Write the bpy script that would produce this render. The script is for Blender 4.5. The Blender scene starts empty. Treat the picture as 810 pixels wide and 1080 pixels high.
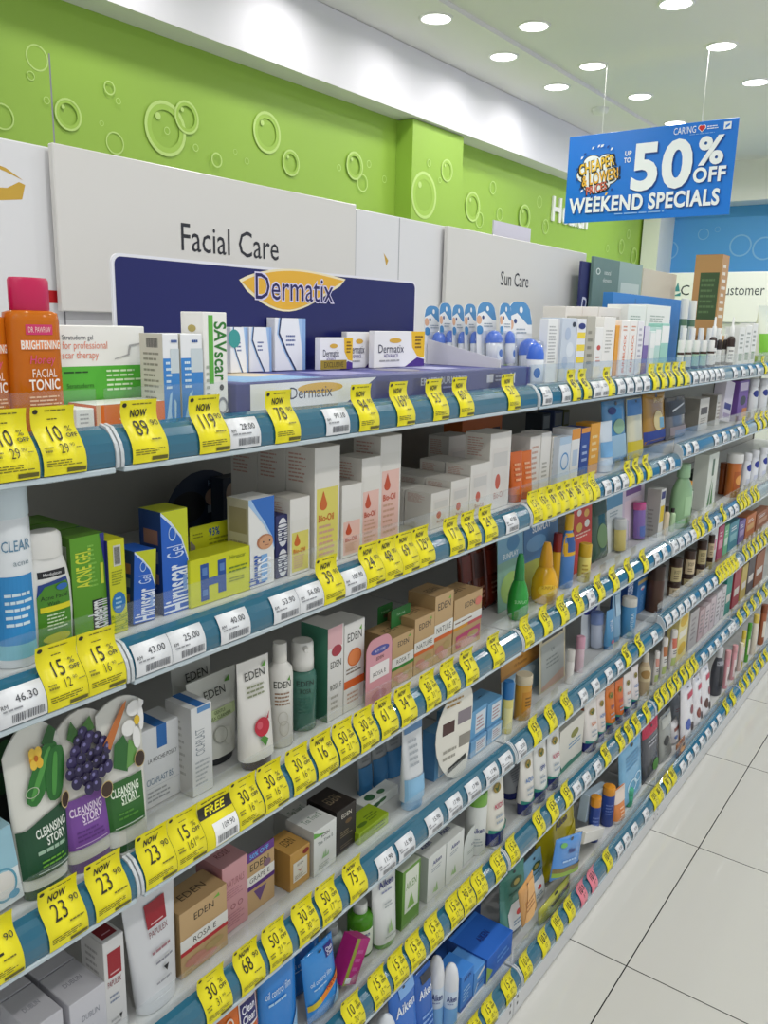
import bpy, math, random
from mathutils import Vector, Matrix
random.seed(7)
SC = bpy.context.scene
COL = SC.collection
# ------------------------------------------------------------------ camera
FPX, YAW, PITCH, ROLL = 874.45, 0.631995, 0.223071, 0.023689
CAMP = Vector((0.7098, 0.0, 1.51795))
cyw, syw, cp_, sp_ = math.cos(YAW), math.sin(YAW), math.cos(PITCH), math.sin(PITCH)
FWD = Vector((-syw*cp_, cyw*cp_, -sp_))
_R = Vector((cyw, syw, 0)); _U = _R.cross(FWD)
RGT = _R*math.cos(ROLL) + _U*math.sin(ROLL)
UPV = -_R*math.sin(ROLL) + _U*math.cos(ROLL)
cam = bpy.data.cameras.new('camera'); camo = bpy.data.objects.new('camera', cam); COL.objects.link(camo)
cam.sensor_fit = 'HORIZONTAL'; cam.sensor_width = 36; cam.lens = FPX/810*36; cam.clip_start = .02; cam.clip_end = 60
mw = Matrix.Identity(4)
for i in range(3):
    mw[i][0] = RGT[i]; mw[i][1] = UPV[i]; mw[i][2] = -FWD[i]; mw[i][3] = CAMP[i]
camo.matrix_world = mw
SC.camera = camo
# ------------------------------------------------------------------ exposure, world
SC.view_settings.view_transform = 'Standard'; SC.view_settings.look = 'None'
SC.view_settings.gamma = 1; SC.view_settings.use_curve_mapping = False
SC.view_settings.exposure = -0.5
wd = bpy.data.worlds.new('shop_ambient_fill'); SC.world = wd; wd.use_nodes = True  # even ambient fill standing in for light from the unseen rest of the shop
wd.node_tree.nodes['Background'].inputs[0].default_value = (.93, .97, 1.0, 1)
wd.node_tree.nodes['Background'].inputs[1].default_value = WORLD_STRENGTH = 0.88
LAMP_W = 3.6        # watts of each visible downlight
LAMP_AISLE = 8.5    # lamps over the aisle, out of view
# ------------------------------------------------------------------ picture -> place
def ray(u, v): return FWD + RGT*((u-405)/FPX) - UPV*((v-540)/FPX)
def atx(u, v, x):
    d = ray(u, v); return CAMP + d*((x-CAMP.x)/d.x)
def aty(u, v, y):
    d = ray(u, v); return CAMP + d*(y/d.y)
def atz(u, v, z):
    d = ray(u, v); return CAMP + d*((z-CAMP.z)/d.z)
def y_at(u, x, z):           # where column u crosses the line (x, *, z)
    k = (u-405)/FPX; n = RGT - FWD*k
    p = Vector((x, 0, z)) - CAMP
    return -(p.x*n.x + p.z*n.z)/n.y
# ------------------------------------------------------------------ materials
def lin(h):
    h = h.lstrip('#')
    if len(h) == 3: h = ''.join(c*2 for c in h)
    o = []
    for i in (0, 2, 4):
        c = int(h[i:i+2], 16)/255
        o.append(c/12.92 if c <= .04045 else ((c+.055)/1.055)**2.4)
    return (*o, 1)
_M = {}
def mat(h, kind='card'):
    k = (h, kind)
    if k in _M: return _M[k]
    m = bpy.data.materials.new(kind + '_' + h.lstrip('#')); m.use_nodes = True
    nt = m.node_tree; b = nt.nodes['Principled BSDF']
    b.inputs['Base Color'].default_value = lin(h)
    r0, r1 = {'card': (.42, .55), 'print': (.4, .5), 'plastic': (.26, .36), 'gloss': (.08, .16), 'matte': (.75, .9),
              'metal': (.25, .4), 'floor': (.05, .1), 'emit': (.5, .5), 'rail': (.1, .2), 'liquid': (.05, .12)}.get(kind, (.4, .5))
    if kind == 'emit':
        b.inputs['Emission Color'].default_value = lin(h); b.inputs['Emission Strength'].default_value = 9
    elif kind != 'print':
        n = nt.nodes.new('ShaderNodeTexNoise'); n.inputs['Scale'].default_value = 35
        tc = nt.nodes.new('ShaderNodeTexCoord'); nt.links.new(tc.outputs['Object'], n.inputs['Vector'])
        mr = nt.nodes.new('ShaderNodeMapRange'); mr.inputs['To Min'].default_value = r0; mr.inputs['To Max'].default_value = r1
        nt.links.new(n.outputs['Fac'], mr.inputs['Value']); nt.links.new(mr.outputs['Result'], b.inputs['Roughness'])
    else: b.inputs['Roughness'].default_value = .45
    if kind == 'rail': b.inputs['Coat Weight'].default_value = .8; b.inputs['Coat Roughness'].default_value = .06
    if kind == 'metal': b.inputs['Metallic'].default_value = 1
    if kind == 'liquid':
        b.inputs['Transmission Weight'].default_value = .35; b.inputs['IOR'].default_value = 1.35
    _M[k] = m; return m
def clear_mat(name, tint, fac):
    m = bpy.data.materials.new(name); m.use_nodes = True; nt = m.node_tree; nt.nodes.clear()
    out = nt.nodes.new('ShaderNodeOutputMaterial'); tr = nt.nodes.new('ShaderNodeBsdfTransparent'); gl = nt.nodes.new('ShaderNodeBsdfGlossy')
    di = nt.nodes.new('ShaderNodeBsdfDiffuse'); di.inputs[0].default_value = (.85, .9, .93, 1)
    tr.inputs[0].default_value = tint; gl.inputs['Roughness'].default_value = .08
    fr = nt.nodes.new('ShaderNodeFresnel'); ge = nt.nodes.new('ShaderNodeNewGeometry'); io = nt.nodes.new('ShaderNodeMapRange')
    io.inputs['To Min'].default_value = 1.4; io.inputs['To Max'].default_value = 1/1.4; nt.links.new(ge.outputs['Backfacing'], io.inputs['Value']); nt.links.new(io.outputs['Result'], fr.inputs['IOR'])
    mx0 = nt.nodes.new('ShaderNodeMixShader'); mx0.inputs[0].default_value = fac
    mx = nt.nodes.new('ShaderNodeMixShader')
    nt.links.new(tr.outputs[0], mx0.inputs[1]); nt.links.new(di.outputs[0], mx0.inputs[2])
    nt.links.new(fr.outputs[0], mx.inputs[0]); nt.links.new(mx0.outputs[0], mx.inputs[1]); nt.links.new(gl.outputs[0], mx.inputs[2])
    nt.links.new(mx.outputs[0], out.inputs[0]); return m
CLEAR = clear_mat('clear_acrylic', (.96, .975, .98, 1), .03)
BLISTER = clear_mat('clear_blister', (.96, .97, .98, 1), .05)
# ------------------------------------------------------------------ glyphs
CH = ''.join(chr(c) for c in range(33, 127))
_G = {}
def load_glyphs():
    jobs = []
    for wt, off in (('n', 0.0), ('b', .022), ('x', .036)):
        for c in CH:
            for s in (c, 'H'+c+'H'):
                cu = bpy.data.curves.new('g', 'FONT'); cu.body = s; cu.size = 1; cu.resolution_u = 2 if wt == 'n' else 4; cu.offset = off; cu.fill_mode = 'FRONT'
                o = bpy.data.objects.new('g', cu); COL.objects.link(o); jobs.append((wt, c, s, o, cu))
    cu = bpy.data.curves.new('g', 'FONT'); cu.body = 'HH'; cu.resolution_u = 2
    ohh = bpy.data.objects.new('g', cu); COL.objects.link(ohh); jobs.append(('n', None, 'HH', ohh, cu))
    bpy.context.view_layer.update()
    dg = bpy.context.evaluated_depsgraph_get()
    W = {}
    for wt, c, s, o, cu in jobs:
        me = o.evaluated_get(dg).to_mesh()
        vs = [(v.co.x, v.co.y) for v in me.vertices]; fs = [tuple(p.vertices) for p in me.polygons]
        W[(wt, s)] = (max(v[0] for v in vs) - min(v[0] for v in vs)) if vs else 0
        if c and s == c: _G[(wt, c)] = [vs, fs, 0]
        o.evaluated_get(dg).to_mesh_clear()
    for wt in 'nbx':
        for c in CH:
            ex = 2*{'n': 0, 'b': .022, 'x': .036}[wt]
            _G[(wt, c)][2] = W[(wt, 'H'+c+'H')] - ex - W[('n', 'HH')]
    for *_, o, cu in jobs:
        bpy.data.objects.remove(o); bpy.data.curves.remove(cu)
load_glyphs()
CAPH = max(v[1] for v in _G[('n', 'H')][0])
def text_geo(s, wt='n', aw=None):      # vertices (cap height 1, centred in x), faces, width
    x = 0; V = []; F = []
    for c in s:
        if c == ' ': x += .3; continue
        g = _G.get((wt, c))
        if not g: continue
        n = len(V)
        V += [(a + x, b) for a, b in g[0]]; F += [tuple(i+n for i in f) for f in g[1]]
        x += _G[(aw or wt, c)][2] + {'n': 0, 'b': .02, 'x': .045}[aw or wt]
    V = [((a - x/2)/CAPH, b/CAPH) for a, b in V]
    return V, F, x/CAPH
# ------------------------------------------------------------------ mesh builder
class MB:
    def __init__(s): s.v = []; s.f = []; s.m = []; s.s = []; s.mats = []
    def mi(s, m):
        if m not in s.mats: s.mats.append(m)
        return s.mats.index(m)
    def add(s, vs, fs, m, smooth=False):
        n = len(s.v); s.v += [tuple(v) for v in vs]; k = s.mi(m)
        for f in fs: s.f.append(tuple(i+n for i in f)); s.m.append(k); s.s.append(smooth)
    def box(s, x0, x1, y0, y1, z0, z1, m, c=0):
        if x0 > x1: x0, x1 = x1, x0
        if c <= 0:
            V = [(x, y, z) for x in (x0, x1) for y in (y0, y1) for z in (z0, z1)]
            s.add(V, [(0, 1, 3, 2), (4, 6, 7, 5), (0, 4, 5, 1), (2, 3, 7, 6), (0, 2, 6, 4), (1, 5, 7, 3)], m); return
        V = []; idx = {}
        lo = (x0, y0, z0); hi = (x1, y1, z1)
        for a in (0, 1):
            for b in (0, 1):
                for d in (0, 1):
                    sg = (a, b, d)
                    for ax in range(3):
                        p = [(hi[i] if sg[i] else lo[i]) + (0 if i == ax else (-c if sg[i] else c)) for i in range(3)]
                        idx[(sg, ax)] = len(V); V.append(p)
        Fs = []
        for ax in range(3):
            o = [i for i in range(3) if i != ax]
            for e in (0, 1):
                q = []
                for (p, r) in ((0, 0), (1, 0), (1, 1), (0, 1)):
                    sg = [0, 0, 0]; sg[ax] = e; sg[o[0]] = p; sg[o[1]] = r; q.append(idx[(tuple(sg), ax)])
                if (e == 1) == (ax == 1): q = q[::-1]
                Fs.append(tuple(q))
        for ax in range(3):          # edges along ax
            o = [i for i in range(3) if i != ax]
            for p in (0, 1):
                for r in (0, 1):
                    A = [0, 0, 0]; A[o[0]] = p; A[o[1]] = r; B = list(A); B[ax] = 1; A = tuple(A); B = tuple(B)
                    Fs.append((idx[(A, o[0])], idx[(A, o[1])], idx[(B, o[1])], idx[(B, o[0])]))
        for a in (0, 1):
            for b in (0, 1):
                for d in (0, 1): Fs.append(tuple(idx[((a, b, d), ax)] for ax in range(3)))
        s.add(V, Fs, m)
    def loft(s, rings, m, cap0=True, cap1=True, smooth=True):
        n = len(rings[0]); V = [p for r in rings for p in r]; Fs = []
        for k in range(len(rings)-1):
            for i in range(n):
                j = (i+1) % n; Fs.append((k*n+i, k*n+j, (k+1)*n+j, (k+1)*n+i))
        s.add(V, Fs, m, smooth)
        if cap0: s.add(rings[0], [tuple(range(n))[::-1]], m)
        if cap1: s.add(rings[-1], [tuple(range(n))], m)
    def build(s, name, parent=None, loc=None, me=None):
        me = bpy.data.meshes.new(name); me.from_pydata(s.v, [], s.f)
        for m in s.mats: me.materials.append(m)
        me.polygons.foreach_set('material_index', s.m); me.polygons.foreach_set('use_smooth', s.s); me.update()
        o = bpy.data.objects.new(name, me); COL.objects.link(o)
        if parent: o.parent = parent
        if loc is not None: o.location = loc
        return o
def ring(w, d, z, n=20, e=2.0, xc=0.0, yc=0.0):
    P = []
    for i in range(n):
        a = 2*math.pi*i/n; c, s_ = math.cos(a), math.sin(a)
        P.append((xc + d*math.copysign(abs(c)**(2/e), c), yc + w*math.copysign(abs(s_)**(2/e), s_), z))
    return P
# ------------------------------------------------------------------ printed decoration on a surface
def slices(poly, ax, n):
    out = []; lo = min(p[ax] for p in poly); hi = max(p[ax] for p in poly)
    for b in range(math.floor(lo*n), math.floor(hi*n - 1e-9)+1):
        q = poly
        for c, sg in ((b/n, 1), ((b+1)/n, -1)):
            r = []
            for i in range(len(q)):
                A, B = q[i-1], q[i]; a, d = (A[ax]-c)*sg, (B[ax]-c)*sg
                if (a < 0) != (d < 0):
                    f = a/(a-d); r.append((A[0]+(B[0]-A[0])*f, A[1]+(B[1]-A[1])*f))
                if d >= 0: r.append(B)
            q = r
            if len(q) < 3: break
        if len(q) >= 3: out.append(q)
    return out
def decals(mb, fn, W, H, items, curved=False, k0=1, step=.00009):
    k = k0
    cuts = curved if isinstance(curved, tuple) else ((12, 10) if curved else None)
    def put(polys, m, off):
        if cuts:
            for ax in (0, 1):
                if cuts[ax]: polys = [r for p in polys for r in slices(p, ax, cuts[ax])]
        V = []; Fs = []
        for p in polys:
            n = len(V); V += [fn(x, y, off) for x, y in p]; Fs.append(tuple(range(n, n+len(p))))
        if V: mb.add(V, Fs, m)
    for it in items:
        off = .00012 + k*step; k += 1; t = it[0]
        if t == 'r': x0, y0, x1, y1 = it[1:5]; put([[(x0, y0), (x1, y0), (x1, y1), (x0, y1)]], mat(it[5], 'print'), off)
        elif t == 'e':
            _, cx, cy, rx, ry, c = it; n = 24
            put([[(cx+rx*math.cos(6.28319*i/n), cy+ry*math.sin(6.28319*i/n)) for i in range(n)]], mat(c, 'print'), off)
        elif t == 'o':               # ring: cx, cy, rx, ry, thickness fraction
            _, cx, cy, rx, ry, th, c = it; n = 28; V = []
            for i in range(n):
                a = 2*math.pi*i/n
                V += [fn(cx+rx*math.cos(a), cy+ry*math.sin(a), off), fn(cx+rx*(1-th)*math.cos(a), cy+ry*(1-th)*math.sin(a), off)]
            mb.add(V, [(2*i, (2*i+2) % (2*n), (2*i+3) % (2*n), 2*i+1) for i in range(n)], mat(c, 'print'))
        elif t == 'p': 
            put([list(it[1])], mat(it[2], 'print'), off)
        elif t == 't':
            _, cx, cy, h, s_, c = it[:6]; o = it[6] if len(it) > 6 else {}
            V, Fs, wd_ = text_geo(s_, 'nbx'[o.get('b', 0)], o.get('aw'))
            hh = h*H; sx = hh*o.get('sx', 1)
            lim = o.get('w')
            if lim:
                L = lim*(H if abs(o.get('r', 0)) == 90 else W)
                if wd_*sx > L: sx = L/wd_
            r = math.radians(o.get('r', 0)); cr, sr = math.cos(r), math.sin(r); it_ = o.get('i', 0)
            P = []
            for a, b in V:
                b -= .5; X = (a + b*it_)*sx; Y = b*hh
                P.append((cx + (X*cr - Y*sr)/W, cy + (X*sr + Y*cr)/H))
            if cuts: put([[P[i] for i in f] for f in Fs], mat(c, 'print'), off)
            else: mb.add([fn(x, y, off) for x, y in P], Fs, mat(c, 'print'))
        elif t == 'l':
            _, x0, y0, x1, y1, n, c = it; V = []; Fs = []; lh = (y1-y0)/n
            for r_ in range(n):
                x = x0; ya = y1 - (r_+.7)*lh; yb = ya + lh*.42; end = x1 - (x1-x0)*random.uniform(0, .35)
                while x < end:
                    xe = min(end, x + (x1-x0)*random.uniform(.12, .3)); q = len(V)
                    V += [fn(x, ya, off), fn(xe, ya, off), fn(xe, yb, off), fn(x, yb, off)]; Fs.append((q, q+1, q+2, q+3)); x = xe + (x1-x0)*.03
            if V: mb.add(V, Fs, mat(c, 'print'))
        elif t == 'bar':
            _, x0, y0, x1, y1, c = it; V = []; Fs = []; x = x0
            while x < x1:
                w_ = (x1-x0)*random.uniform(.015, .05); q = len(V)
                V += [fn(x, y0, off), fn(min(x+w_, x1), y0, off), fn(min(x+w_, x1), y1, off), fn(x, y1, off)]; Fs.append((q, q+1, q+2, q+3)); x += w_ + (x1-x0)*random.uniform(.012, .035)
            mb.add(V, Fs, mat(c, 'print'))
# ------------------------------------------------------------------ scene graph
def tag_(o, label, cat, group=None):
    o['label'] = label; o['category'] = cat
    if group: o['group'] = group
    return o
def thing(name, loc=(0, 0, 0)):
    o = bpy.data.objects.new(name, None); o.empty_display_size = .03; COL.objects.link(o); o.location = loc; return o
def struct(o): o['kind'] = 'structure'; return o
# ------------------------------------------------------------------ shelving geometry
BAYW, J1 = .94783, .5112
ZB = [None, 1.3644, 1.1300, .8658, .6125, .3552, .0845]      # lower edge of each price rail
ROWX = [None, 0, 0, 0, 0, 0, .05]
ROWN = [None, 'top shelf', 'second shelf', 'third shelf', 'fourth shelf', 'fifth shelf', 'bottom shelf']
def bay_of(y): return int(math.floor((y-J1)/BAYW)) + 1
def zb_of(r, b):
    return ZB[r] + ({2: .025, 4: .018}.get(r, 0) if b >= 3 else 0)
SURF = .040
BACK = -.43
# ------------------------------------------------------------------ lamps of the shop and added fill lamps
CEIL = 2.95
STEP = .022            # the ceiling over the aisle sits this much higher
def cz(x): return CEIL + (STEP if x > -1.6 else 0)
def downlight(x, y, label, i):
    t = thing('downlight', (x, y, cz(x))); tag_(t, label, 'ceiling light', 'downlights in the ceiling')
    mb = MB(); mb.loft([ring(.082, .082, 0, 28), ring(.082, .082, -.006, 28), ring(.070, .070, -.007, 28), ring(.070, .070, -.002, 28)], mat('#f2f2f0', 'plastic'), False, False)
    mb.build('trim_ring', t)
    mb = MB(); mb.add(ring(.070, .070, -.004, 28), [tuple(range(28))], mat('#ffffff', 'emit')); mb.build('lens', t)
    return t
def lamp(x, y, w, size=.14):
    l = bpy.data.lights.new('downlight_or_fill', 'AREA'); l.shape = 'DISK'; l.size = size; l.energy = w; l.color = (1, .985, .955); l.spread = math.radians(164)
    o = bpy.data.objects.new('downlight_or_fill', l); COL.objects.link(o); o.location = (x, y, cz(x)-.012); return o
rown = ['row nearest the white bulkhead', 'middle row of lamps', 'row farthest from the bulkhead']
ordn = ['nearest', 'second', 'third', 'fourth']
for k, px in enumerate((((460, 20), (531, 60), (587, 92)), ((563, 28), (625, 70), (675, 102), (712, 130)), ((713, 4), (761, 49), (797, 87)))):
    for i, (u, v) in enumerate(px):
        p = atz(u, v, CEIL-.004 + (STEP if k else 0)); downlight(p.x, p.y, f'round recessed ceiling downlight, {ordn[i]} lamp in the {rown[k]}', i); lamp(p.x, p.y, LAMP_W)
for x in (-1.77, -.735):
    for y in (-.8, .6, 2.0, 2.9): lamp(x, y, LAMP_W*1.3)
for x in (-1.5, -.7, .2): lamp(x, 7.0, 9)  # fill lamps without fixtures, added to brighten the far blue wall
for x in (.55, 1.5):
    for y in (-1.5, -.3, .9, 2.1, 3.3, 4.5, 5.7, 6.7, 7.5): lamp(x, y, LAMP_AISLE)  # the farthest of each row are added to light the blue end wall
# ------------------------------------------------------------------ room
mb = MB()
mb.box(-2.4, 3.6, -3, 8.6, -.05, 0, mat('#b9b9ae', 'floor'))
flo = struct(mb.build('floor'))
nt = flo.data.materials[0].node_tree; b = nt.nodes['Principled BSDF']
tc = nt.nodes.new('ShaderNodeTexCoord'); mp = nt.nodes.new('ShaderNodeMapping'); br = nt.nodes.new('ShaderNodeTexBrick')
mp.inputs['Location'].default_value = (-.184, -1.7665, 0); br.offset = 0; br.squash = 1
nt.links.new(tc.outputs['Object'], mp.inputs[0]); nt.links.new(mp.outputs[0], br.inputs['Vector'])
br.inputs['Scale'].default_value = 1; br.inputs['Brick Width'].default_value = .6; br.inputs['Row Height'].default_value = .6
br.inputs['Mortar Size'].default_value = .0016; br.inputs['Mortar Smooth'].default_value = .1; br.inputs['Bias'].default_value = 0
br.inputs['Color1'].default_value = lin('#d0cfc9'); br.inputs['Color2'].default_value = lin('#d3d2cc'); br.inputs['Mortar'].default_value = lin('#2c2c2a')
nt.links.new(br.outputs['Color'], b.inputs['Base Color'])
mb = MB(); mb.box(-2.4, -1.6, -3, 8.6, CEIL, CEIL+.12, mat('#eae8ea', 'matte')); mb.box(-1.6, 3.6, -3, 8.6, CEIL+STEP, CEIL+.12, mat('#e6e4e6', 'matte')); struct(mb.build('ceiling'))
GREEN = '#9bc04a'; RINGC = '#c4e084'; RINGF = '#a6cb55'
WX = -2.2
mb = MB(); mb.box(WX-.1, WX, -3, 8.3, 0, CEIL-.003, mat(GREEN, 'card'))
def wall_rings(lst, X):
    for k, (u, v, r) in enumerate(lst):
        c = atx(u, v, X); e = atx(u, v+r, X); R = abs(c.z-e.z)
        fn = lambda s, t, off: (X+.0006+off, c.y+s, c.z+t)
        its = [('o', 0, 0, R, R, .13 if R > .04 else .2, RINGC)]
        if R > .05: its = [('o', 0, 0, R*.9, R*.9, .25, RINGF), ('e', -R*.35, R*.4, R*.13, R*.13, RINGC)] + its
        decals(mb, fn, 1, 1, its, k0=1+(k % 7)*4, step=.0004)
wall_rings([(39,61,14),(32,80,5),(2,123,14),(71,121,17),(48,106,4),(114,93,7.5),(123,107,3.5),(107,130,3),(121,151,12),(174,136,29),(196,124,17.5),(175,138,4),(205,156,4),(227,169,8),(248,160,3),(260,170,3.5),(281,140,22),(306,172,14),(373,175,15),(381,193,9.5),(356,177,3.5),(389,173,4),(405,189,4),(498,218,16),(505,232,8.5),(519,198,7),(526,226,7),(552,229,13.5),(569,213,6.5),(575,239,8),(655,260,8),(668,270,9),(640,262,4),(662,247,5)], WX)
struct(mb.build('wall_left'))
mb = MB(); py0 = atx(436, 125, -2.09).y; py1 = atx(489, 145, -2.09).y
mb.box(WX, -2.09, py0, py1, 0, 2.615, mat(GREEN, 'card'))
wall_rings([(447,206,25),(471,180,12),(452,172,4),(463,190,3)], -2.09); struct(mb.build('trim_1'))
mb = MB(); mb.box(WX+.001, -2.06, -3, 8.3, 2.62, CEIL-.003, mat('#e9e7ef', 'matte')); struct(mb.build('trim_2'))
# far wall
FY = 8.3
mb = MB(); mb.box(-2.3, 3.6, FY, FY+.1, 0, CEIL+STEP+.01, mat('#5aa8ea', 'card'))
for k, (u, v, r) in enumerate([(706,264,10),(742,247,6),(781,259,11.5),(806,262,12),(757,242,3)]):
    c = aty(u, v, FY); R = r*.0085
    decals(mb, lambda s, t, off: (c.x+s, FY-.001-off, c.z+t), 1, 1, [('o', 0, 0, R, R, .14, '#8cc4f0')], k0=1+k*2, step=.0004)
struct(mb.build('wall_back'))
mb = MB(); p = aty(810, 210, FY-.3); mb.box(-2.3, 3.6, FY-.3, FY, p.z, CEIL+STEP+.01, mat('#ecebe8', 'matte')); struct(mb.build('trim_3'))
mb = MB(); xa = aty(683, 250, FY-.4).x; xb = aty(695, 250, FY-.4).x; mb.box(xa-.05, xb, FY-.4, FY, 0, CEIL-.003, mat('#f1f1ea', 'matte')); struct(mb.build('trim_4'))
# customer care header board with its base cabinet
t = thing('header_board', (-1.0, 7.7, 0)); tag_(t, 'white service counter header board in front of the far blue wall', 'sign board')
zt = aty(760, 287, 7.7).z; mb = MB(); mb.box(-.9, 2.4, 0, .03, zt-.42, zt, mat('#eeeeec'), .004)
cx = aty(771, 300, 7.7).x + 1.0; cc = aty(723, 302, 7.7).x + 1.0; cl = aty(715, 302, 7.7).x + 1.0
decals(mb, lambda s, tt, off: (s, -off, zt+tt), 1, 1, [('t', cx+.19, -.15, .085, 'Customer Care', '#2f3440', dict(w=.62)), ('t', cc, -.15, .085, 'C', '#2f3440'), ('p', [(cl-.04, -.2), (cl+.03, -.2), (cl+.03, -.17)], '#3f8a94'), ('p', [(cl-.03, -.16), (cl+.02, -.16), (cl, -.08)], '#3f8a94')], step=.0005)
mb.build('board', t)
mb = MB(); mb.box(-.9, 2.4, .03, .4, 0, zt-.42, mat('#dedede'), .004); mb.build('backing', t)
# Health lettering
p0 = atx(580, 228, WX); p1 = atx(619, 235, WX)
mb = MB(); V, Fs, wd_ = text_geo('Health', 'b'); h = .165; sx = (p1.y-p0.y)/wd_
n = len(V); VV = [(0.014, a*sx, b*h) for a, b in V] + [(0.0, a*sx, b*h) for a, b in V]
edges = {}
for f in Fs:
    for i in range(len(f)):
        e = (f[i], f[(i+1) % len(f)]); edges[e] = 1
side = [(e[1], e[0], e[0]+n, e[1]+n) for e in edges if (e[1], e[0]) not in edges]
mb.add(VV, list(Fs) + side, mat('#fbfbf7', 'plastic')); o = mb.build('wall_lettering', None, (WX+.002, (p0.y+p1.y)/2, p1.z-.05))
tag_(o, 'raised white letters reading Health on the green wall', 'lettering')
# smoke detector
p = atz(633, 118, CEIL-.02)
mb = MB(); mb.loft([ring(.055, .055, 0), ring(.055, .055, -.02), ring(.042, .042, -.034), ring(.02, .02, -.04)], mat('#e8e8e4', 'plastic'), True, True)
tag_(mb.build('smoke_detector', None, (p.x, p.y, CEIL)), 'small round white smoke detector on the ceiling left of the wire', 'smoke detector')
# ------------------------------------------------------------------ hanging sign
SY = 4.82
a, b_, c_, d_ = aty(600, 143, SY), aty(777, 126, SY), aty(596, 234, SY), aty(771, 228, SY)
sw = (b_.x-a.x+d_.x-c_.x)/2; sh = (a.z+b_.z-c_.z-d_.z)/2; sx0 = (a.x+c_.x)/2; sz0 = (c_.z+d_.z)/2
t = thing('hanging_sign', (sx0+sw/2, SY, sz0)); tag_(t, 'blue hanging promotion sign reading 50% OFF WEEKEND SPECIALS', 'sign')
mb = MB(); mb.box(-sw/2, sw/2, 0, .006, 0, sh, mat('#1878e0', 'plastic'), .001)
D = '#0b3f92'; Wt = '#f4f6ff'
its = [('e', .205, .60, .10, .12, '#111a30'), ('e', .13, .55, .07, .10, '#111a30'), ('e', .27, .52, .07, .11, '#111a30'), ('e', .2, .42, .09, .1, '#111a30'), ('e', .16, .68, .06, .09, '#111a30'), ('e', .25, .68, .06, .09, '#111a30'),
  ('e', .205, .60, .094, .11, Wt), ('e', .13, .55, .064, .09, Wt), ('e', .27, .52, .064, .1, Wt), ('e', .2, .42, .084, .09, Wt), ('e', .16, .68, .054, .08, Wt), ('e', .25, .68, .054, .08, Wt),
  ('t', .193, .645, .135, 'CHEAPER', '#161616', dict(b=2, r=12, w=.25, i=.15)), ('t', .19, .65, .115, 'CHEAPER', '#f2c438', dict(b=1, r=12, w=.225, i=.15)),
  ('t', .223, .505, .135, '& LOWER!', '#161616', dict(b=2, r=9, w=.26, i=.15)), ('t', .22, .51, .115, '& LOWER!', '#f2b83a', dict(b=1, r=9, w=.235, i=.15)),
  ('t', .203, .38, .10, 'PRICES', '#161616', dict(b=2, r=12, w=.15, i=.15)), ('t', .2, .385, .085, 'PRICES', '#d8644c', dict(b=1, r=12, w=.135, i=.15)),
  ('t', .386, .745, .05, 'UP', Wt, dict(b=2, w=.042)), ('t', .384, .67, .05, 'TO', Wt, dict(b=2, w=.042)),
  ('t', .603, .565, .47, '50', D, dict(b=2, w=.375)), ('t', .596, .58, .47, '50', Wt, dict(b=2, w=.375)),
  ('t', .878, .68, .27, '%', D, dict(b=2, w=.15)), ('t', .872, .69, .27, '%', Wt, dict(b=2, w=.15)),
  ('t', .878, .43, .145, 'OFF', D, dict(b=2, w=.185)), ('t', .872, .438, .145, 'OFF', Wt, dict(b=2, w=.185)),
  ('t', .493, .19, .16, 'WEEKEND SPECIALS', D, dict(b=2, w=.91)), ('t', .489, .197, .16, 'WEEKEND SPECIALS', Wt, dict(b=2, w=.91)),
  ('l', .33, .06, .67, .09, 1, '#8fb9f0'), ('l', .74, .865, .88, .88, 1, '#8fb9f0'),
  ('t', .71, .925, .07, 'CARING', Wt, dict(w=.13)), ('e', .797, .937, .013, .026, '#ffffff'), ('e', .815, .937, .013, .026, '#ffffff'), ('p', [(.783, .93), (.806, .885), (.829, .93)], '#ffffff'), ('e', .799, .936, .011, .022, '#d2202c'), ('e', .813, .936, .011, .022, '#d2202c'), ('p', [(.789, .93), (.806, .893), (.823, .93)], '#d2202c'),
  ('l', .835, .905, .91, .95, 2, Wt), ('r', .925, .89, .965, .965, Wt), ('p', [(.935, .90), (.957, .93), (.957, .95), (.935, .93)], '#1878e0')]
rr = random.Random(3)
for i in range(16):
    an = rr.uniform(0, 6.28); q = (.2+.14*math.cos(an), .55+.29*math.sin(an)); its.append(('p', [(q[0], q[1]), (q[0]+.012, q[1]+.01), (q[0]+.018, q[1]+.035), (q[0]+.004, q[1]+.03)], rr.choice([Wt, Wt, '#ffc928', '#0b3f92'])))
decals(mb, lambda s, tt, off: (-sw/2+s*sw, -off, tt*sh), sw, sh, its, step=.00022)
mb.build('sign_panel', t)
for uu in (635, 739):
    x = aty(uu, 140, SY).x - (sx0+sw/2); mb = MB(); mb.loft([ring(.0018, .0018, sh-.02, 6), ring(.0018, .0018, CEIL+STEP-sz0, 6)], mat('#d8d8d8', 'plastic'))
    mb.v = [(vx+x, vy+.003, vz) for vx, vy, vz in mb.v]; mb.build('hanging_wire', t)
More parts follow.
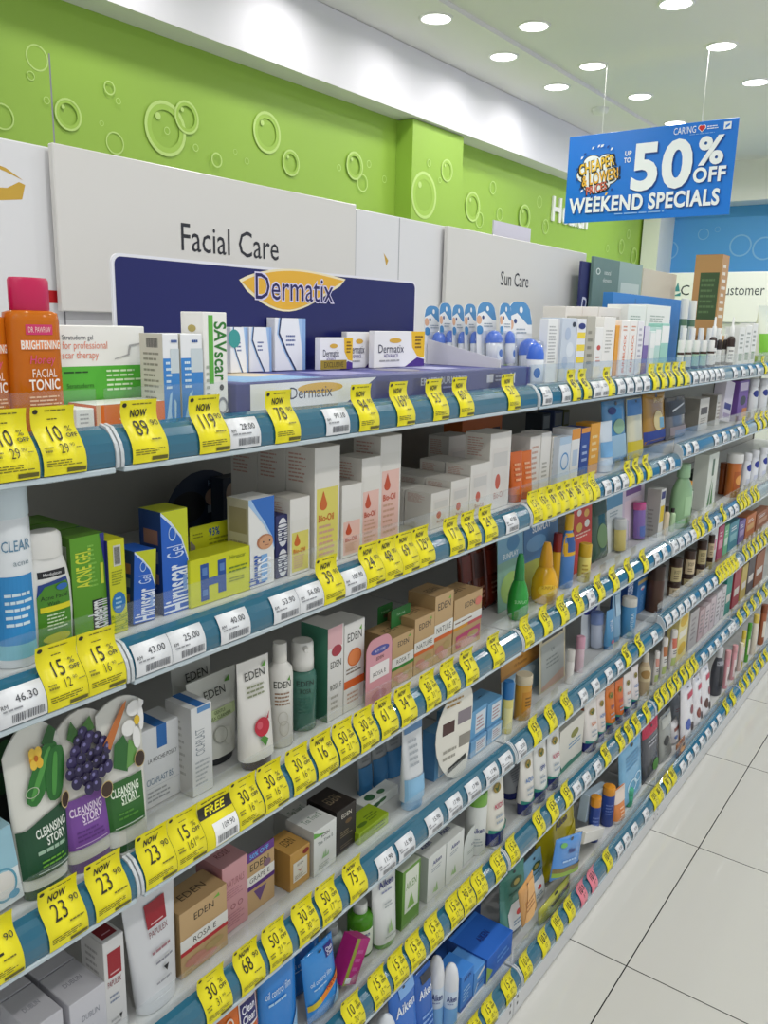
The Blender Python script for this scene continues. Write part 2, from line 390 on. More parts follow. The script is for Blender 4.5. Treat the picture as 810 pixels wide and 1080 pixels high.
# ------------------------------------------------------------------ shelving bays
PROF = [(-.022, .046), (-.013, .0435), (-.006, .039), (0, .031), (.0027, .022), (.003, .012), (.002, .0065), (-.001, .0062)]
TEAL = '#1d6079'
bayn = ['nearest shelving bay at the left edge of the frame', 'shelving bay under the Facial Care board', 'shelving bay under the Sun Care board', 'third shelving bay past the hanging sign', 'farthest shelving bay by the blue wall']
for bay in range(0, 6):
    y0 = J1 + (bay-1)*BAYW; y1 = y0 + BAYW
    t = thing('shelving_bay', (0, y0, 0)); tag_(t, (bayn + ['last shelving bay, farthest along the aisle'])[bay] if bay != 4 else 'fourth shelving bay from the Facial Care board, at the right edge', 'shelf unit', 'shop shelving bays')
    L = BAYW
    mb = MB(); mb.box(BACK-.02, BACK, .002, L-.002, 0, 1.40, mat('#b9b7ad', 'card')); mb.build('back_panel', t)
    for yy in (0.0, L-.02):
        mb = MB(); mb.box(BACK-.03, BACK+.005, yy, yy+.02, 0, 1.42, mat('#6a6a66', 'metal')); mb.build('upright', t)
    mb = MB(); mb.box(.0, .036, .002, L-.002, .0, .075, mat('#d9dadb', 'plastic'), .002); mb.box(BACK, .0, .002, L-.002, 0, .06, mat('#c9c9c9', 'plastic'))
    for j in range(3): decals(mb, lambda s, tt, off: (.036+off, s, tt), 1, 1, [('r', L-.02, .02+.018*j, L-.014, .028+.018*j, '#555555'), ('r', .014, .02+.018*j, .02, .028+.018*j, '#555555')])
    mb.build('kick_plate', t)
    for r in range(1, 7):
        zb = zb_of(r, bay); X = ROWX[r]
        mb = MB(); mb.box(BACK+.006, X-.0235, .003, L-.003, zb+SURF-.028, zb+SURF, mat('#cfd0cf', 'plastic'), .001); sh_ = mb.build('shelf', t)
        A, B = .004, L-.006
        mb = MB(); rg = [[(X+px, yy, zb+pz) for px, pz in PROF] + [(X-.0225, yy, zb+.0062)] for yy in (A, B)]
        mb.loft(rg, mat(TEAL, 'rail'), True, True, False); rl = mb.build('price_rail', sh_)
        mb = MB(); mb.box(X-.0225, X+.0035, A, B, zb, zb+.0058, mat('#b9c6cc', 'gloss'), .001); mb.build('clear_lip', rl) if False else mb.build('rail_lip', sh_)
        for yy in (A-.004, B+.0003):
            mb = MB(); rg = [[(X+px*1.0+(.002 if px > -.02 else 0), q, zb+pz+(.002 if pz > .04 else -.001)) for px, pz in PROF] + [(X-.0225, q, zb)] for q in (yy, yy+.0037)]
            mb.loft(rg, mat('#c3c8cb', 'plastic'), True, True, False); mb.build('end_cap', sh_)
        mb = MB(); mb.box(X-.0255, X-.0240, A, B, zb+SURF+.0004, zb+SURF+.043, CLEAR); mb.build('clear_guard', sh_)
# header panels above the gondola
HX = BACK + .004
mb = MB(); mb.box(HX-.024, HX-.004, J1-BAYW+.002, 1.97, 1.425, 1.752, mat('#e2e2e4', 'plastic'), .002)
def gold(u, v, w, h, pts): 
    c = atx(u, v, HX-.004); decals(mb, lambda s, tt, off: (HX-.004+off, c.y+(s-.5)*w, c.z+(tt-.5)*h), w, h, [('p', pts, '#c9a23a')])
gold(7, 192, .06, .05, [(0, .3), (.5, .35), (.8, .55), (.95, .5), (.85, .1), (.3, 0), (0, .1)]); gold(6, 181, .05, .02, [(0, 1), (.5, .75), (1, .1), (.5, .5), (0, .8)])
gold(407, 273, .018, .03, [(0, .9), (1, .4), (.6, 0)])
c = atx(56, 313, HX-.004); decals(mb, lambda s, tt, off: (HX-.004+off, c.y+s, c.z+tt), 1, 1, [('r', -.03, -.009, .016, .009, '#c01820'), ('r', .016, -.2, .0185, .33, '#8a8a90')])
for uu in (375, 421): 
    c = atx(uu, 250, HX-.004); decals(mb, lambda s, tt, off: (HX-.004+off, c.y+s, 1.59+tt), 1, 1, [('r', -.0015, -.16, .0015, .16, '#a9a9ae')])
tag_(mb.build('header_backing'), 'long plain white header panel with gold marks behind the category boards', 'panel')
def board(name, label, u0, v0, u1, X, zlow, text, tu, tv, th, wtext, cat='sign board'):
    p = atx(u0, v0, X); y1 = y_at(u1, X, p.z); w = y1-p.y
    mb = MB(); mb.box(-.012, 0, 0, w, zlow, p.z, mat('#dcdad6', 'plastic'), .0015)
    q = atx(tu, tv, X); decals(mb, lambda s, tt, off: (off, q.y-p.y+s, q.z+tt), 1, 1, [('t', 0, 0, th, text, '#23252e', dict(sx=wtext))], step=.0004)
    o = mb.build(name, None, (X, p.y, 0)); tag_(o, label, cat); return o
board('category_board', 'large white category board reading Facial Care', 55, 150, 376, HX+.014, 1.525, 'Facial Care', 245, 256, .043, .83)
board('category_board', 'white category board reading Sun Care beside the hanging sign', 473, 238, 619, HX+.014, 1.47, 'Sun Care', 543, 295, .036, .83)
q = atx(521, 232, HX-.03); mb = MB(); mb.box(-.004, 0, 0, y_at(560, HX-.03, q.z)-q.y, -.2, 0, mat('#dcd8e6', 'plastic')); tag_(mb.build('plain_card', None, (HX-.03, q.y, q.z)), 'plain lilac white card peeking above the Sun Care board', 'card')
# ------------------------------------------------------------------ goods: placing and building
def spot(row, u0, v0, u1, d, rnd=False):
    X = ROWX[row] - d; p = atx(u0, v0, X)
    if rnd:
        p = atx((u0+u1)/2, v0, X); r0, r1 = ray(u0, v0), ray(u1, v0)
        al = math.atan2(r1.y, r1.x) - math.atan2(r0.y, r0.x)
        w = 2*math.hypot(p.x-CAMP.x, p.y)*math.sin(abs(al)/2); y = p.y
    else:
        y1 = y_at(u1, X, p.z); w = y1-p.y; y = (p.y+y1)/2
    zs = zb_of(row, bay_of(y)) + SURF + .0006
    return X, y, w, p.z-zs, zs
def fin(o, row, label, cat, group, rz, roll, pitch):
    o.rotation_mode = 'XYZ'; o.rotation_euler = (math.radians(roll), math.radians(-pitch), math.radians(rz))
    M = o.rotation_euler.to_matrix(); lo = 0
    for q in [o] + list(o.children) + [g for c in o.children for g in c.children]:
        if q.type == 'MESH':
            off = q.parent.location if q.parent and q.parent.parent else Vector((0, 0, 0))
            for v in q.data.vertices: lo = min(lo, (M @ (v.co + off)).z)
    o.location.z -= lo
    full = label + ' on the ' + ROWN[row]
    if len(full.split()) > 16: full = label
    tag_(o, full, cat, group)
def slim(X, y, w, dr):       # lateral width of an oval body whose outline spans w on the plane
    th = math.atan2(abs(y), abs(X-CAMP.x)); c = math.cos(th)
    return w*c/math.sqrt(c*c + (dr*math.sin(th))**2)
def box(row, u0, v0, u1, d, D, col, label, F=(), S=(), T=(), zb=0, rz=0, roll=0, pitch=0, name='carton', cat='box', group=None, h=None, kind='card'):
    X, y, w, H, zs = spot(row, u0, v0, u1, d)
    H -= zb
    if h: H = h
    mb = MB(); mb.box(-D, 0, -w/2, w/2, 0, H, mat(col, kind), min(.0008, w*.03))
    decals(mb, lambda s, t, off: (off, (s-.5)*w, t*H), w, H, F)
    decals(mb, lambda s, t, off: (-D+s*D, -w/2-off, t*H), D, H, S)
    decals(mb, lambda s, t, off: (-t*D, (s-.5)*w, H+off), w, D, T)
    o = mb.build(name, None, (X, y, zs+zb)); fin(o, row, label, cat, group, rz, roll, pitch); return o, w, H
def behind(o, n, gap, row, label, group=None):
    """more of the same box standing in line behind it"""
    for k in range(n):
        c = o.copy(); COL.objects.link(c); c.location.x -= gap*(k+1)
        c['label'] = label + (', third back' if k else ', second back')
        if group: c['group'] = group
PR = {  # (height fraction, width fraction) of body, of cap
 'round': ([(0, .9), (.015, 1), (.70, 1), (.76, .93), (.80, .62), (.82, .5)], [(.815, .54), (.82, .56), (.99, .54), (1, .5)]),
 'stick': ([(0, .95), (.01, 1), (.66, 1), (.67, .94)], [(.67, 1), (.675, 1.02), (.97, 1), (1, .85)]),
 'can':   ([(0, .95), (.01, 1), (.78, 1), (.80, .95)], [(.80, .98), (.805, 1), (.985, .98), (1, .93)]),
 'flip':  ([(0, .82), (.03, .9), (.35, 1), (.58, .97), (.72, .84), (.80, .70)], [(.80, .71), (.805, .72), (.93, .72), (.975, .69), (1, .55)]),
 'tonic': ([(0, .94), (.02, 1), (.72, 1), (.775, .96), (.79, .72)], [(.79, .74), (.795, .76), (.98, .76), (1, .70)]),
 'pump':  ([(0, .92), (.015, 1), (.60, 1), (.66, .9), (.68, .6)], [(.68, .62), (.685, .82), (.80, .82), (.805, .8), (.97, .78), (1, .7)]),
 'egg':   ([(0, .75), (.05, .95), (.2, 1), (.38, .95), (.52, .72), (.6, .5)], [(.6, .50), (.61, .54), (.8, .44), (.93, .34), (1, .22)]),
 'jar':   ([(0, .95), (.03, 1), (.66, 1), (.70, .94)], [(.70, .98), (.71, 1), (.97, 1), (1, .96)]),
 'vial':  ([(0, .92), (.02, 1), (.56, 1), (.60, .9)], [(.60, .84), (.62, .88), (.97, .86), (1, .8)]),
 'drop':  ([(0, .92), (.02, 1), (.52, 1), (.58, .8), (.60, .45)], [(.6, .5), (.61, .55), (.80, .5), (.82, .3), (.97, .24), (1, .15)]),
 'dome':  ([(0, .9), (.02, 1), (.60, 1), (.62, .96)], [(.62, 1.0), (.75, .98), (.9, .78), (.97, .5), (1, .15)]),
 'lotion':([(0, .9), (.02, 1), (.45, 1), (.60, .93), (.72, .66), (.79, .42)], [(.785, .46), (.79, .48), (.985, .46), (1, .42)]),
}
def interp(P, z):
    if z <= P[0][0]: return P[0][1]
    for (a, b), (c, d) in zip(P, P[1:]):
        if z <= c: return b + (d-b)*(z-a)/max(1e-9, c-a)
    return P[-1][1]
def bottle_parts(par, prof, w, H, col, capc, F, dr, e, kind, ckind, xc=None, CF=()):
    B, C = PR[prof]; hw = w/2; xc = -hw*dr if xc is None else xc
    mb = MB(); mb.loft([ring(hw*k, hw*k*dr, z*H, 24, e, xc) for z, k in B], mat(col, kind))
    def fn(s, t, off):
        k = interp(B, t)*hw; y = (s-.5)*w; q = min(.985, abs(y)/max(k, 1e-6))
        return (xc + k*dr*(1-q**e)**(1/e) + off*2.2, max(-k*.985, min(k*.985, y)), t*H)
    decals(mb, fn, w, H, F, True); mb.build('bottle_body', par)
    mb = MB(); mb.loft([ring(hw*k, hw*k*(dr+1)/2 if prof != 'tonic' else hw*k*dr, z*H, 22, 2, xc) for z, k in C], mat(capc, ckind)); mb.build('cap', par)
    if prof == 'pump':
        mb = MB(); mb.box(xc, xc+hw*1.35, -hw*.16, hw*.16, H*.93, H*.975, mat(capc, ckind), .001); mb.build('nozzle', par)
def bottle(row, u0, v0, u1, d, prof, col, capc, label, F=(), dr=1.0, e=2.0, kind='plastic', ckind='plastic', rz=None, roll=0, pitch=0, zb=0, name='bottle', cat='bottle', group=None, rnd=True):
    for _ in range(3):
        X, y, w, H, zs = spot(row, u0, v0, u1, d, rnd and dr > .9); H -= zb
        if dr <= .9: w = slim(X, y, w, dr)
        d = max(d, .030 + w/2*dr)
    if rz is None: rz = -.72*math.degrees(math.atan2(y, CAMP.x-X)) if dr > .9 else -10
    t = thing(name, (X, y, zs+zb)); bottle_parts(t, prof, w, H, col, capc, F, dr, e, kind, ckind, xc=0); fin(t, row, label, cat, group, rz, roll, pitch); return t
def tube(row, u0, v0, u1, d, col, capc, label, F=(), wb=.9, cap=.12, capw=.86, dr=.62, arch=0, rz=-6, roll=0, pitch=2, kind='plastic', name='squeeze_tube', cat='tube', group=None, band=None):
    for _ in range(3):
        X, y, w, H, zs = spot(row, u0, v0, u1, d); w = slim(X, y, w, dr*.5); hw = w/2
        d = max(d, .031 + hw*wb*dr*1.1)
    n = 24; t = thing(name, (X, y, zs))
    Z = [cap, cap+.02, .35, .6, .8, .93, .97, 1.0]
    def wd(z): return hw*(wb + (1-wb)*min(1, max(0, (z-cap)/(.93-cap))))
    def dp(z): return max(.0012, hw*wb*dr*(1-max(0, (z-cap)/(.93-cap))**1.25)) if z < .93 else .0012
    mb = MB(); rg = []
    for z in Z:
        a = wd(z); q = dp(z)
        if arch and z >= .93: rg.append([(x, yy, zz*H) for x, yy, zz in ring(a, q, z, n, 2.4)])
        else: rg.append(ring(a, q, z*H, n, 2.4))
    if arch:
        rg = []
        for z in (cap, cap+.02, .3, .5, .7, .85, .93, .97, 1.0):
            zz = z if z < .85 else z
            base = ring(wd(min(z, .85)), dp(z*.97), z*H, n, 2.4); out = []
            for x, yy, q in base:
                s = abs(yy)/hw; lim = H*(1-arch*s*s); out.append((x, yy, min(q, lim)))
            rg.append(out)
    mb.loft(rg, mat(col, kind))
    def fn(s, tt, off):
        a = wd(tt); yy = (s-.5)*2*a; q = min(.98, abs(yy)/a)
        zz = tt*H
        if arch: zz = min(zz, H*(1-arch*(yy/hw)**2)-.0005)
        return (dp(tt if not arch else tt*.97)*(1-q**2.4)**(1/2.4) + off*2.5 + (.0016 if tt > cap else 0), yy, zz)
    decals(mb, fn, w, H, F, True); mb.build('tube_body', t)
    mb = MB(); c = hw*wb*capw; mb.loft([ring(c*.97, c*.97*dr*1.1, 0, n, 2.2), ring(c, c*dr*1.1, .004, n, 2.2), ring(c*1.02, c*dr*1.1, cap*H*.98, n, 2.2)], mat(capc, 'plastic')); mb.build('cap', t)
    fin(t, row, label, cat, group, rz, roll, pitch); return t
def pouch(row, u0, v0, u1, d, col, label, F=(), bulge=.012, rz=0, roll=0, pitch=6, kind='gloss', name='pouch', cat='packet', group=None, zb=0, h=None):
    X, y, w, H, zs = spot(row, u0, v0, u1, d); H -= zb; H = h or H
    mb = MB(); nx, ny = 10, 12
    def bx(s, t):
        cr = min(1, t/.06)*min(1, (1-t)/.14); es = max(0, 1-(2*s-1)**4); return .001 + bulge*es*max(0, cr)**.7*(1.15-.45*t)
    V = []; 
    for sg in (1, -1):
        for j in range(ny+1):
            for i in range(nx+1):
                s, t = i/nx, j/ny; V.append((sg*bx(s, t)*(1 if sg > 0 else .7), (s-.5)*w, t*H))
    N = (nx+1)*(ny+1); Fs = []
    for q in (0, 1):
        for j in range(ny):
            for i in range(nx):
                a = q*N+j*(nx+1)+i; f = (a, a+1, a+nx+2, a+nx+1); Fs.append(f if q == 0 else f[::-1])
    bd = [i for i in range(nx+1)] + [j*(nx+1)+nx for j in range(1, ny+1)] + [ny*(nx+1)+i for i in range(nx-1, -1, -1)] + [j*(nx+1) for j in range(ny-1, 0, -1)]
    for a, b in zip(bd, bd[1:]+bd[:1]): Fs.append((b, a, a+N, b+N))
    mb.add(V, Fs, mat(col, kind), True)
    decals(mb, lambda s, t, off: (bx(min(1, max(0, s)), min(1, max(0, t))) + off*2.5 + .0005, (s-.5)*w, t*H), w, H, F, True)
    mb.add([(bx(.5, .93)+.0012, w*.05*math.cos(k*.785), H*.945+w*.035*math.sin(k*.785)) for k in range(8)], [tuple(range(8))], mat('#3a3d42', 'print'))
    o = mb.build(name, None, (X, y, zs+zb)); fin(o, row, label, cat, group, rz, roll, pitch); return o
def card(row, u0, v0, u1, d, col, label, F=(), rad=.25, prod=None, rz=0, roll=0, pitch=4, name='blister_card', cat='blister pack', group=None, zb=0, shell=True, oval=False):
    """backing card with rounded top; prod = (profile, width share, height share, body, cap, decals)"""
    X, y, w, H, zs = spot(row, u0, v0, u1, d); H -= zb; hw = w/2
    if prod: 
        need = .032 + w*prod[1]*1.15; 
        if d < need: d = need; X, y, w, H, zs = spot(row, u0, v0, u1, d); H -= zb; hw = w/2
    t = thing(name, (X, y, zs+zb)); R = min(hw, rad*w)
    pts = [(-hw, 0), (hw, 0)] + [(hw-R+R*math.cos(a*math.pi/12), H-R+R*math.sin(a*math.pi/12)) for a in range(7)] + [(-hw+R-R*math.sin(a*math.pi/12), H-R+R*math.cos(a*math.pi/12)) for a in range(7)]
    if oval: pts = [((1+.12*math.sin(t*.2618))*hw*.9*math.copysign(abs(math.cos(t*.2618))**.8, math.cos(t*.2618)) - .18*hw*math.cos(t*.5236), H/2+H/2*math.sin(t*.2618)) for t in range(24)]
    n = len(pts); mb = MB()
    mb.add([(0, a, b) for a, b in pts] + [(-.0012, a, b) for a, b in pts], [tuple(range(n)), tuple(range(2*n-1, n-1, -1))] + [((i+1) % n, i, i+n, (i+1) % n+n) for i in range(n)], mat(col, 'card'))
    def fn(s, tt, off):
        yy = (s-.5)*w; zz = tt*H; k = hw - abs(yy)
        if k < R: zz = min(zz, H-R+math.sqrt(max(0, R*R-(R-k)**2))-.0004)
        return (off, max(-hw+.0003, min(hw-.0003, yy)), zz)
    decals(mb, fn, w, H, F, True); mb.build('backing_card', t)
    if prod:
        pf, pw, ph, bc, cc, FF = prod; pw *= 1/math.sqrt(1+.7*(y/max(.2, CAMP.x-X))**2)*1.4; q = thing('product', (0, 0, 0)); q.parent = t
        W_ = w*pw; q.location = (W_*.45, 0, .003)
        bottle_parts(q, pf, W_, H*ph, bc, cc, FF, .85, 2, 'plastic', 'plastic', xc=0)
        if shell:
            mb = MB(); a = min(hw*.94, W_*.62); hh = H*ph*1.05; mb.loft([ring(a, W_, .001, 20, 3, .001), ring(a, W_, hh*.9, 20, 3, .001), ring(a*.7, W_*.6, hh, 20, 3, .001)], BLISTER)
            mb.v = [(max(.0006, vx), vy, vz) for vx, vy, vz in mb.v]; mb.build('blister', t)
    fin(t, row, label, cat, group, rz, roll, pitch); return t
W_ = '#f0efec'; CR = '#e9e4d6'; GY = '#8a8a86'; DK = '#26262b'; NV = '#1d2c78'; KR = '#c9a574'; TXT = '#4a4a52'
def eden(y=.84, h=.09, c='#2f3026', w=.72, cx=.5): return [('t', cx, y, h, 'EDEN', c, dict(w=w, b=1)), ('p', [(cx+.2, y+.07), (cx+.25, y+.11), (cx+.24, y+.07)], '#6fae3a')]
# ================================================================== TOP SHELF
AM = '#de7a1c'
tonF = [('r', .22, .635, .74, .70, '#d0306a'), ('t', .48, .668, .035, 'DR. PAWPAW', '#f6d8d0', dict(w=.44)), ('r', .12, .54, .9, .60, '#e98a50'), ('t', .51, .57, .052, 'BRIGHTENING', '#f7efe6', dict(b=1, w=.78)),
        ('t', .5, .475, .055, 'Honey', '#d64a7c', dict(i=.2, w=.5)), ('t', .52, .385, .055, 'FACIAL', '#f3e6da', dict(w=.5)), ('t', .52, .31, .065, 'TONIC', '#fbf3ea', dict(b=1, w=.62)), ('l', .2, .12, .85, .24, 5, '#f2c8a0')]
bottle(1, -1, 291, 57, .075, 'tonic', AM, '#c31a52', 'amber facial tonic bottle with magenta cap, right one of two', tonF, dr=.62, e=3, kind='liquid', rz=0, cat='bottle', group=None, rnd=False)
bottle(1, -52, 297, 1, .085, 'tonic', AM, '#c31a52', 'amber tonic bottle with magenta cap cut by the left frame edge', tonF, dr=.62, e=3, kind='liquid', rz=0, rnd=False)
o, w, h = box(1, 59, 343, 152, .10, .035, '#eeeeea', 'white and green cardboard display about scar therapy', [('r', 0, .0, 1, .58, '#54b436'), ('t', .22, .88, .05, 'Stratuderm gel', '#3b3b4a', dict(w=.34)), ('t', .3, .80, .075, 'for professional', '#e2846a', dict(w=.5)), ('t', .24, .70, .075, 'scar therapy', '#e2846a', dict(w=.4)),
   ('l', .05, .50, .45, .54, 1, '#1f4f1a'), ('l', .52, .30, .95, .55, 5, '#d9f2c8'), ('t', .22, .38, .05, 'Stratuderm', '#245a1e', dict(w=.3)), ('p', [(.62, .655), (.78, .70), (.80, .80), (.99, .83), (.99, .815), (.82, .785), (.80, .69), (.62, .645)], '#a9a9a9')], name='display_card', cat='display card')
box(1, 101, 428, 176, .045, .05, '#e8742a', 'low orange carton lying in front of the green display', [('t', .55, .5, .5, 'Stratuderm', '#f8d4b8', dict(w=.5)), ('r', 0, 0, .06, 1, '#e4c0a0')], T=[('r', 0, 0, 1, 1, '#f0f0ec')])
box(1, 80, 432, 99, .045, .05, '#efefea', 'low white carton beside the orange carton', [('l', .2, .2, .8, .8, 3, '#b0b0b0')])
blF = [('r', 0, 0, 1, .72, '#3c86cf'), ('r', .45, .55, 1, .83, '#c9d3d8'), ('p', [(.1, 0), (.35, .3), (.5, .34), (.4, .1), (.45, 0)], '#a8d0ee'), ('p', [(.6, 0), (.62, .25), (.75, .2), (.7, 0)], '#bcdcf2'), ('l', .15, .35, .5, .7, 5, '#d8ecf8'), ('l', .5, .88, .9, .95, 1, '#3a5a9a')]
blS = [('r', 0, 0, 1, 1, '#c9c6ba'), ('l', .15, .3, .85, .8, 8, '#8a877c'), ('bar', .3, .84, .8, .95, '#555555'), ('l', .2, .06, .8, .28, 5, '#77746a')]
box(1, 171, 352, 188, .045, .04, '#e9ebee', 'blue and white skin care carton left of its twin', blF, blS)
box(1, 190, 352, 213, .045, .04, '#e9ebee', 'blue and white skin care carton beside the tall scar carton', blF, blS)
box(1, 214, 331, 239, .05, .04, '#eeede8', 'tall white and green scar gel carton with sideways lettering', [('r', .2, .3, .40, .97, '#5fb043'), ('t', .70, .62, .15, 'SAVscar', '#2f7a2c', dict(r=-90, b=1, w=.58)), ('e', .72, .26, .09, .03, '#3a3a3a'), ('o', .75, .07, .22, .09, .3, '#8a8a90'), ('l', .08, .1, .24, .5, 6, '#a9b0a4')],
    [('e', .5, .84, .18, .035, '#b9a860'), ('e', .5, .70, .18, .035, '#b9a860'), ('e', .5, .55, .18, .035, '#b9a860'), ('l', .15, .1, .85, .45, 5, '#c6c2b4')])
drF = [('p', [(.12, 1), (.06, .7), (.3, .35), (.6, 0), (1, 0), (1, 1)], '#a9c9ee'), ('p', [(.16, 1), (.10, .7), (.34, .35), (.64, 0), (.70, 0), (.38, .38), (.15, .72), (.21, 1)], '#20335f'), ('p', [(.21, 1), (.15, .72), (.38, .38), (.70, 0), (.9, 0), (.9, .3), (.75, 1)], '#f4f5f8'), ('l', .35, .45, .65, .7, 3, '#5a6a9a'), ('r', .9, .0, 1, 1, '#8fb4e4')]
# ------ navy counter display with its header
t = thing('counter_display'); X = -.045
p0 = atx(249, 405, X); y0 = p0.y; yR = y_at(560, X, p0.z); zs = zb_of(1, 1)+SURF+.0006; dh = p0.z - zs; Wd = yR-y0
t.location = (X, y0, zs); tag_(t, 'wide navy cardboard counter display with a tall lettered header on the top shelf', 'display stand')
mb = MB(); mb.box(-.20, 0, 0, Wd, 0, dh, mat('#31337a'), .001)
decals(mb, lambda s, tt, off: (off, s*Wd, tt*dh), Wd, dh, [('p', [(.03, .02), (.27, .02), (.36, .95), (.03, .95)], '#efeff2'), ('e', .2, .68, .06, .2, '#e0b040'), ('t', .175, .55, .42, 'Dermatix', '#26264a', dict(w=.22)),
   ('t', .60, .62, .30, 'ERASEYOURMARKS', '#b9bcd8', dict(w=.2, b=1)), ('l', .55, .2, .75, .4, 1, '#8a8cc0'), ('r', .78, .35, .81, .75, '#c9cae0'), ('l', .82, .35, .87, .7, 2, '#aaaccf'), ('t', .905, .5, .5, 'M', '#f0f0f6', dict(b=1))])
decals(mb, lambda s, tt, off: (-.20+tt*.20, s*Wd, dh+off), Wd, .2, [('r', .005, .08, .995, .97, '#4c4e98'), ('p', [(.02, .15), (.17, .1), (.24, .9), (.03, .95)], '#8fbce6'), ('p', [(.08, .2), (.20, .2), (.24, .55), (.14, .6)], '#e9d8b8'), ('r', .3, .4, .42, .8, '#9c9cd0'), ('e', .56, .6, .05, .22, '#8d8a9a'), ('r', .65, .3, .75, .8, '#b6b8e0'), ('l', .45, .2, .9, .5, 3, '#8486c4')])
mb.build('tray', t)
XH = -.215; pa = atx(117, 266, XH); pb = y_at(439, XH, pa.z); hw_ = (pb-pa.y)
mb = MB()
def bpts(g, R=.012):
    ya, yb, za, zb_ = pa.y-y0+g, pb-y0-g, 0, pa.z-zs-g
    return [(ya, za), (yb, za)] + [(yb-R+R*math.cos(a*.2618), zb_-R+R*math.sin(a*.2618)) for a in range(7)] + [(ya+R-R*math.sin(a*.2618), zb_-R+R*math.cos(a*.2618)) for a in range(7)]
P_ = bpts(0); n = len(P_); xx = XH-X
mb.add([(xx, a, b) for a, b in P_] + [(xx-.004, a, b) for a, b in P_], [tuple(range(n)), tuple(range(2*n-1, n-1, -1))] + [((i+1) % n, i, i+n, (i+1) % n+n) for i in range(n)], mat('#e8e8ee', 'plastic'))
mb.add([(xx+.0004, a, b) for a, b in bpts(.004, .010)], [tuple(range(n))], mat('#161c60', 'plastic'))
q = atx(312, 303, XH); fnh = lambda s, tt, off: (xx+.0005+off, q.y-y0+s, q.z-zs+tt)
def swoosh(k, dz):
    up = [(-.118+.236*i/16, .002 + .016*math.sin(math.pi*min(1, (i/16)**.8)) + .014*i/16) for i in range(17)]
    lo = [(.118-.236*i/16, .014 - .042*math.sin(math.pi*(i/16)**1.25) - .012*i/16) for i in range(1, 16)]
    return [(x*(1+.05*k), y + (.003*k if j < 17 else -.003*k)) for j, (x, y) in enumerate(up + lo)]
decals(mb, fnh, 1, 1, [('p', swoosh(1, 0), '#efe3bc'), ('p', swoosh(0, 0), '#e6b136'), ('t', -.002, -.002, .0375, 'Dermatix', '#ded8f4', dict(b=2, aw='n', w=.185)), ('t', -.002, -.002, .0375, 'Dermatix', '#231c5c', dict(b=0, w=.185))], step=.0003)
mb.build('header', t)
def ontray(u0, v0, u1, d, D, col, label, F=(), S=(), **k): return box(1, u0, v0, u1, d, D, col, label, F, S, zb=dh+.0012, **k)
ontray(243, 345, 261, .195, .018, '#eceef4', 'small pale blue carton with a teal bubble on the navy display', drF + [('e', .2, .75, .35, .2, '#3f9c98')])
ontray(263, 345, 286, .195, .018, '#eceef4', 'small pale blue carton with curved lines on the navy display', drF)
ontray(290, 335, 322, .195, .018, '#f2f3f7', 'taller pale blue carton standing alone on the navy display', drF)
dxF = [('p', [(.72, 1), (.74, .55), (.85, .3), (1, .25), (1, 1)], '#f0c020'), ('p', [(.6, 0), (.85, .26), (1, .2), (1, 0)], '#4a2a8a'), ('e', .4, .74, .12, .07, '#e0b040'), ('t', .32, .52, .22, 'Dermatix', '#33304e', dict(w=.5)), ('t', .32, .33, .1, 'ADVANCE', '#5a4a90', dict(w=.28)), ('l', .1, .14, .5, .24, 1, '#aaaaaa'), ('l', .8, .5, .97, .9, 4, '#7a5a10')]
ontray(338, 356, 372, .17, .012, '#f3f2f2', 'leftmost white carton with yellow corner on the navy display', dxF + [('r', .0, .02, .8, .3, '#a08828'), ('t', .4, .16, .16, 'EXCLUSIVE', '#302810', dict(w=.6))])
ontray(366, 350, 398, .185, .012, '#f3f2f2', 'middle white carton with yellow corner on the navy display', dxF)
ontray(395, 349, 448, .165, .012, '#f3f2f2', 'front white carton with yellow and purple corner on the navy display', dxF)
# ------ roll-on cards in a white wedge tray
p0 = atx(559, 388, -.05)
rc = [('r', 0, .72, 1, 1, '#4f8fc4'), ('p', [(0, .62), (0, .8), (.4, .86), (1, .66), (1, .6)], '#f0f1f2'), ('e', .12, .72, .13, .07, '#e0b090'), ('e', .14, .56, .17, .07, '#4a90c8'), ('e', .32, .76, .06, .03, '#28407c'), ('l', .35, .6, .9, .68, 2, '#9aa8b4'), ('e', .55, .9, .07, .04, '#eef2f4')]
ro = [('r', .2, .1, .8, .5, '#e9eef6'), ('e', .5, .3, .2, .12, '#3c70c0')]
for i, (u0, u1, v, d) in enumerate(((451, 468, 322, .21), (467, 480, 319, .19), (480.5, 493, 321, .168), (493.5, 506, 320, .146), (506.5, 527, 318, .122), (531, 543, 319, .10), (540, 566, 317, .075))):
    card(1, u0, v, u1, d, '#eef0f2', ['leftmost', 'second', 'third', 'fourth', 'fifth', 'sixth', 'rightmost, largest'][i] + ' rounded blue card with a blue capped roll-on from the left', rc, .36, ('dome', .6, .52, '#eef0f4', '#3f6fd6', ro), group='roll-on cards in a row', zb=dh+.0012 if i < 6 else 0)
bottle(1, 556, 362, 575, .045, 'dome', '#eceff4', '#3f6fd6', 'loose white roll-on with blue dome cap in front of the cards', ro)
mb = MB(); z0 = zs+dh+.0012      # white wedge tray carrying the roll-on cards
P4 = [(-.042, 0), (-.042, .014), (-.205, .048), (-.205, 0)]
ya = y_at(452, -.2, 1.47)
mb.add([(x, y, z) for y in (0, .0025) for x, z in P4], [(0, 1, 2, 3), (7, 6, 5, 4), (0, 4, 5, 1), (1, 5, 6, 2), (2, 6, 7, 3), (3, 7, 4, 0)], mat('#e2e1e6', 'card')); tag_(mb.build('tray_wall', None, (-.003, 1.385, z0)), 'white sloping tray side standing on the navy display', 'display tray')
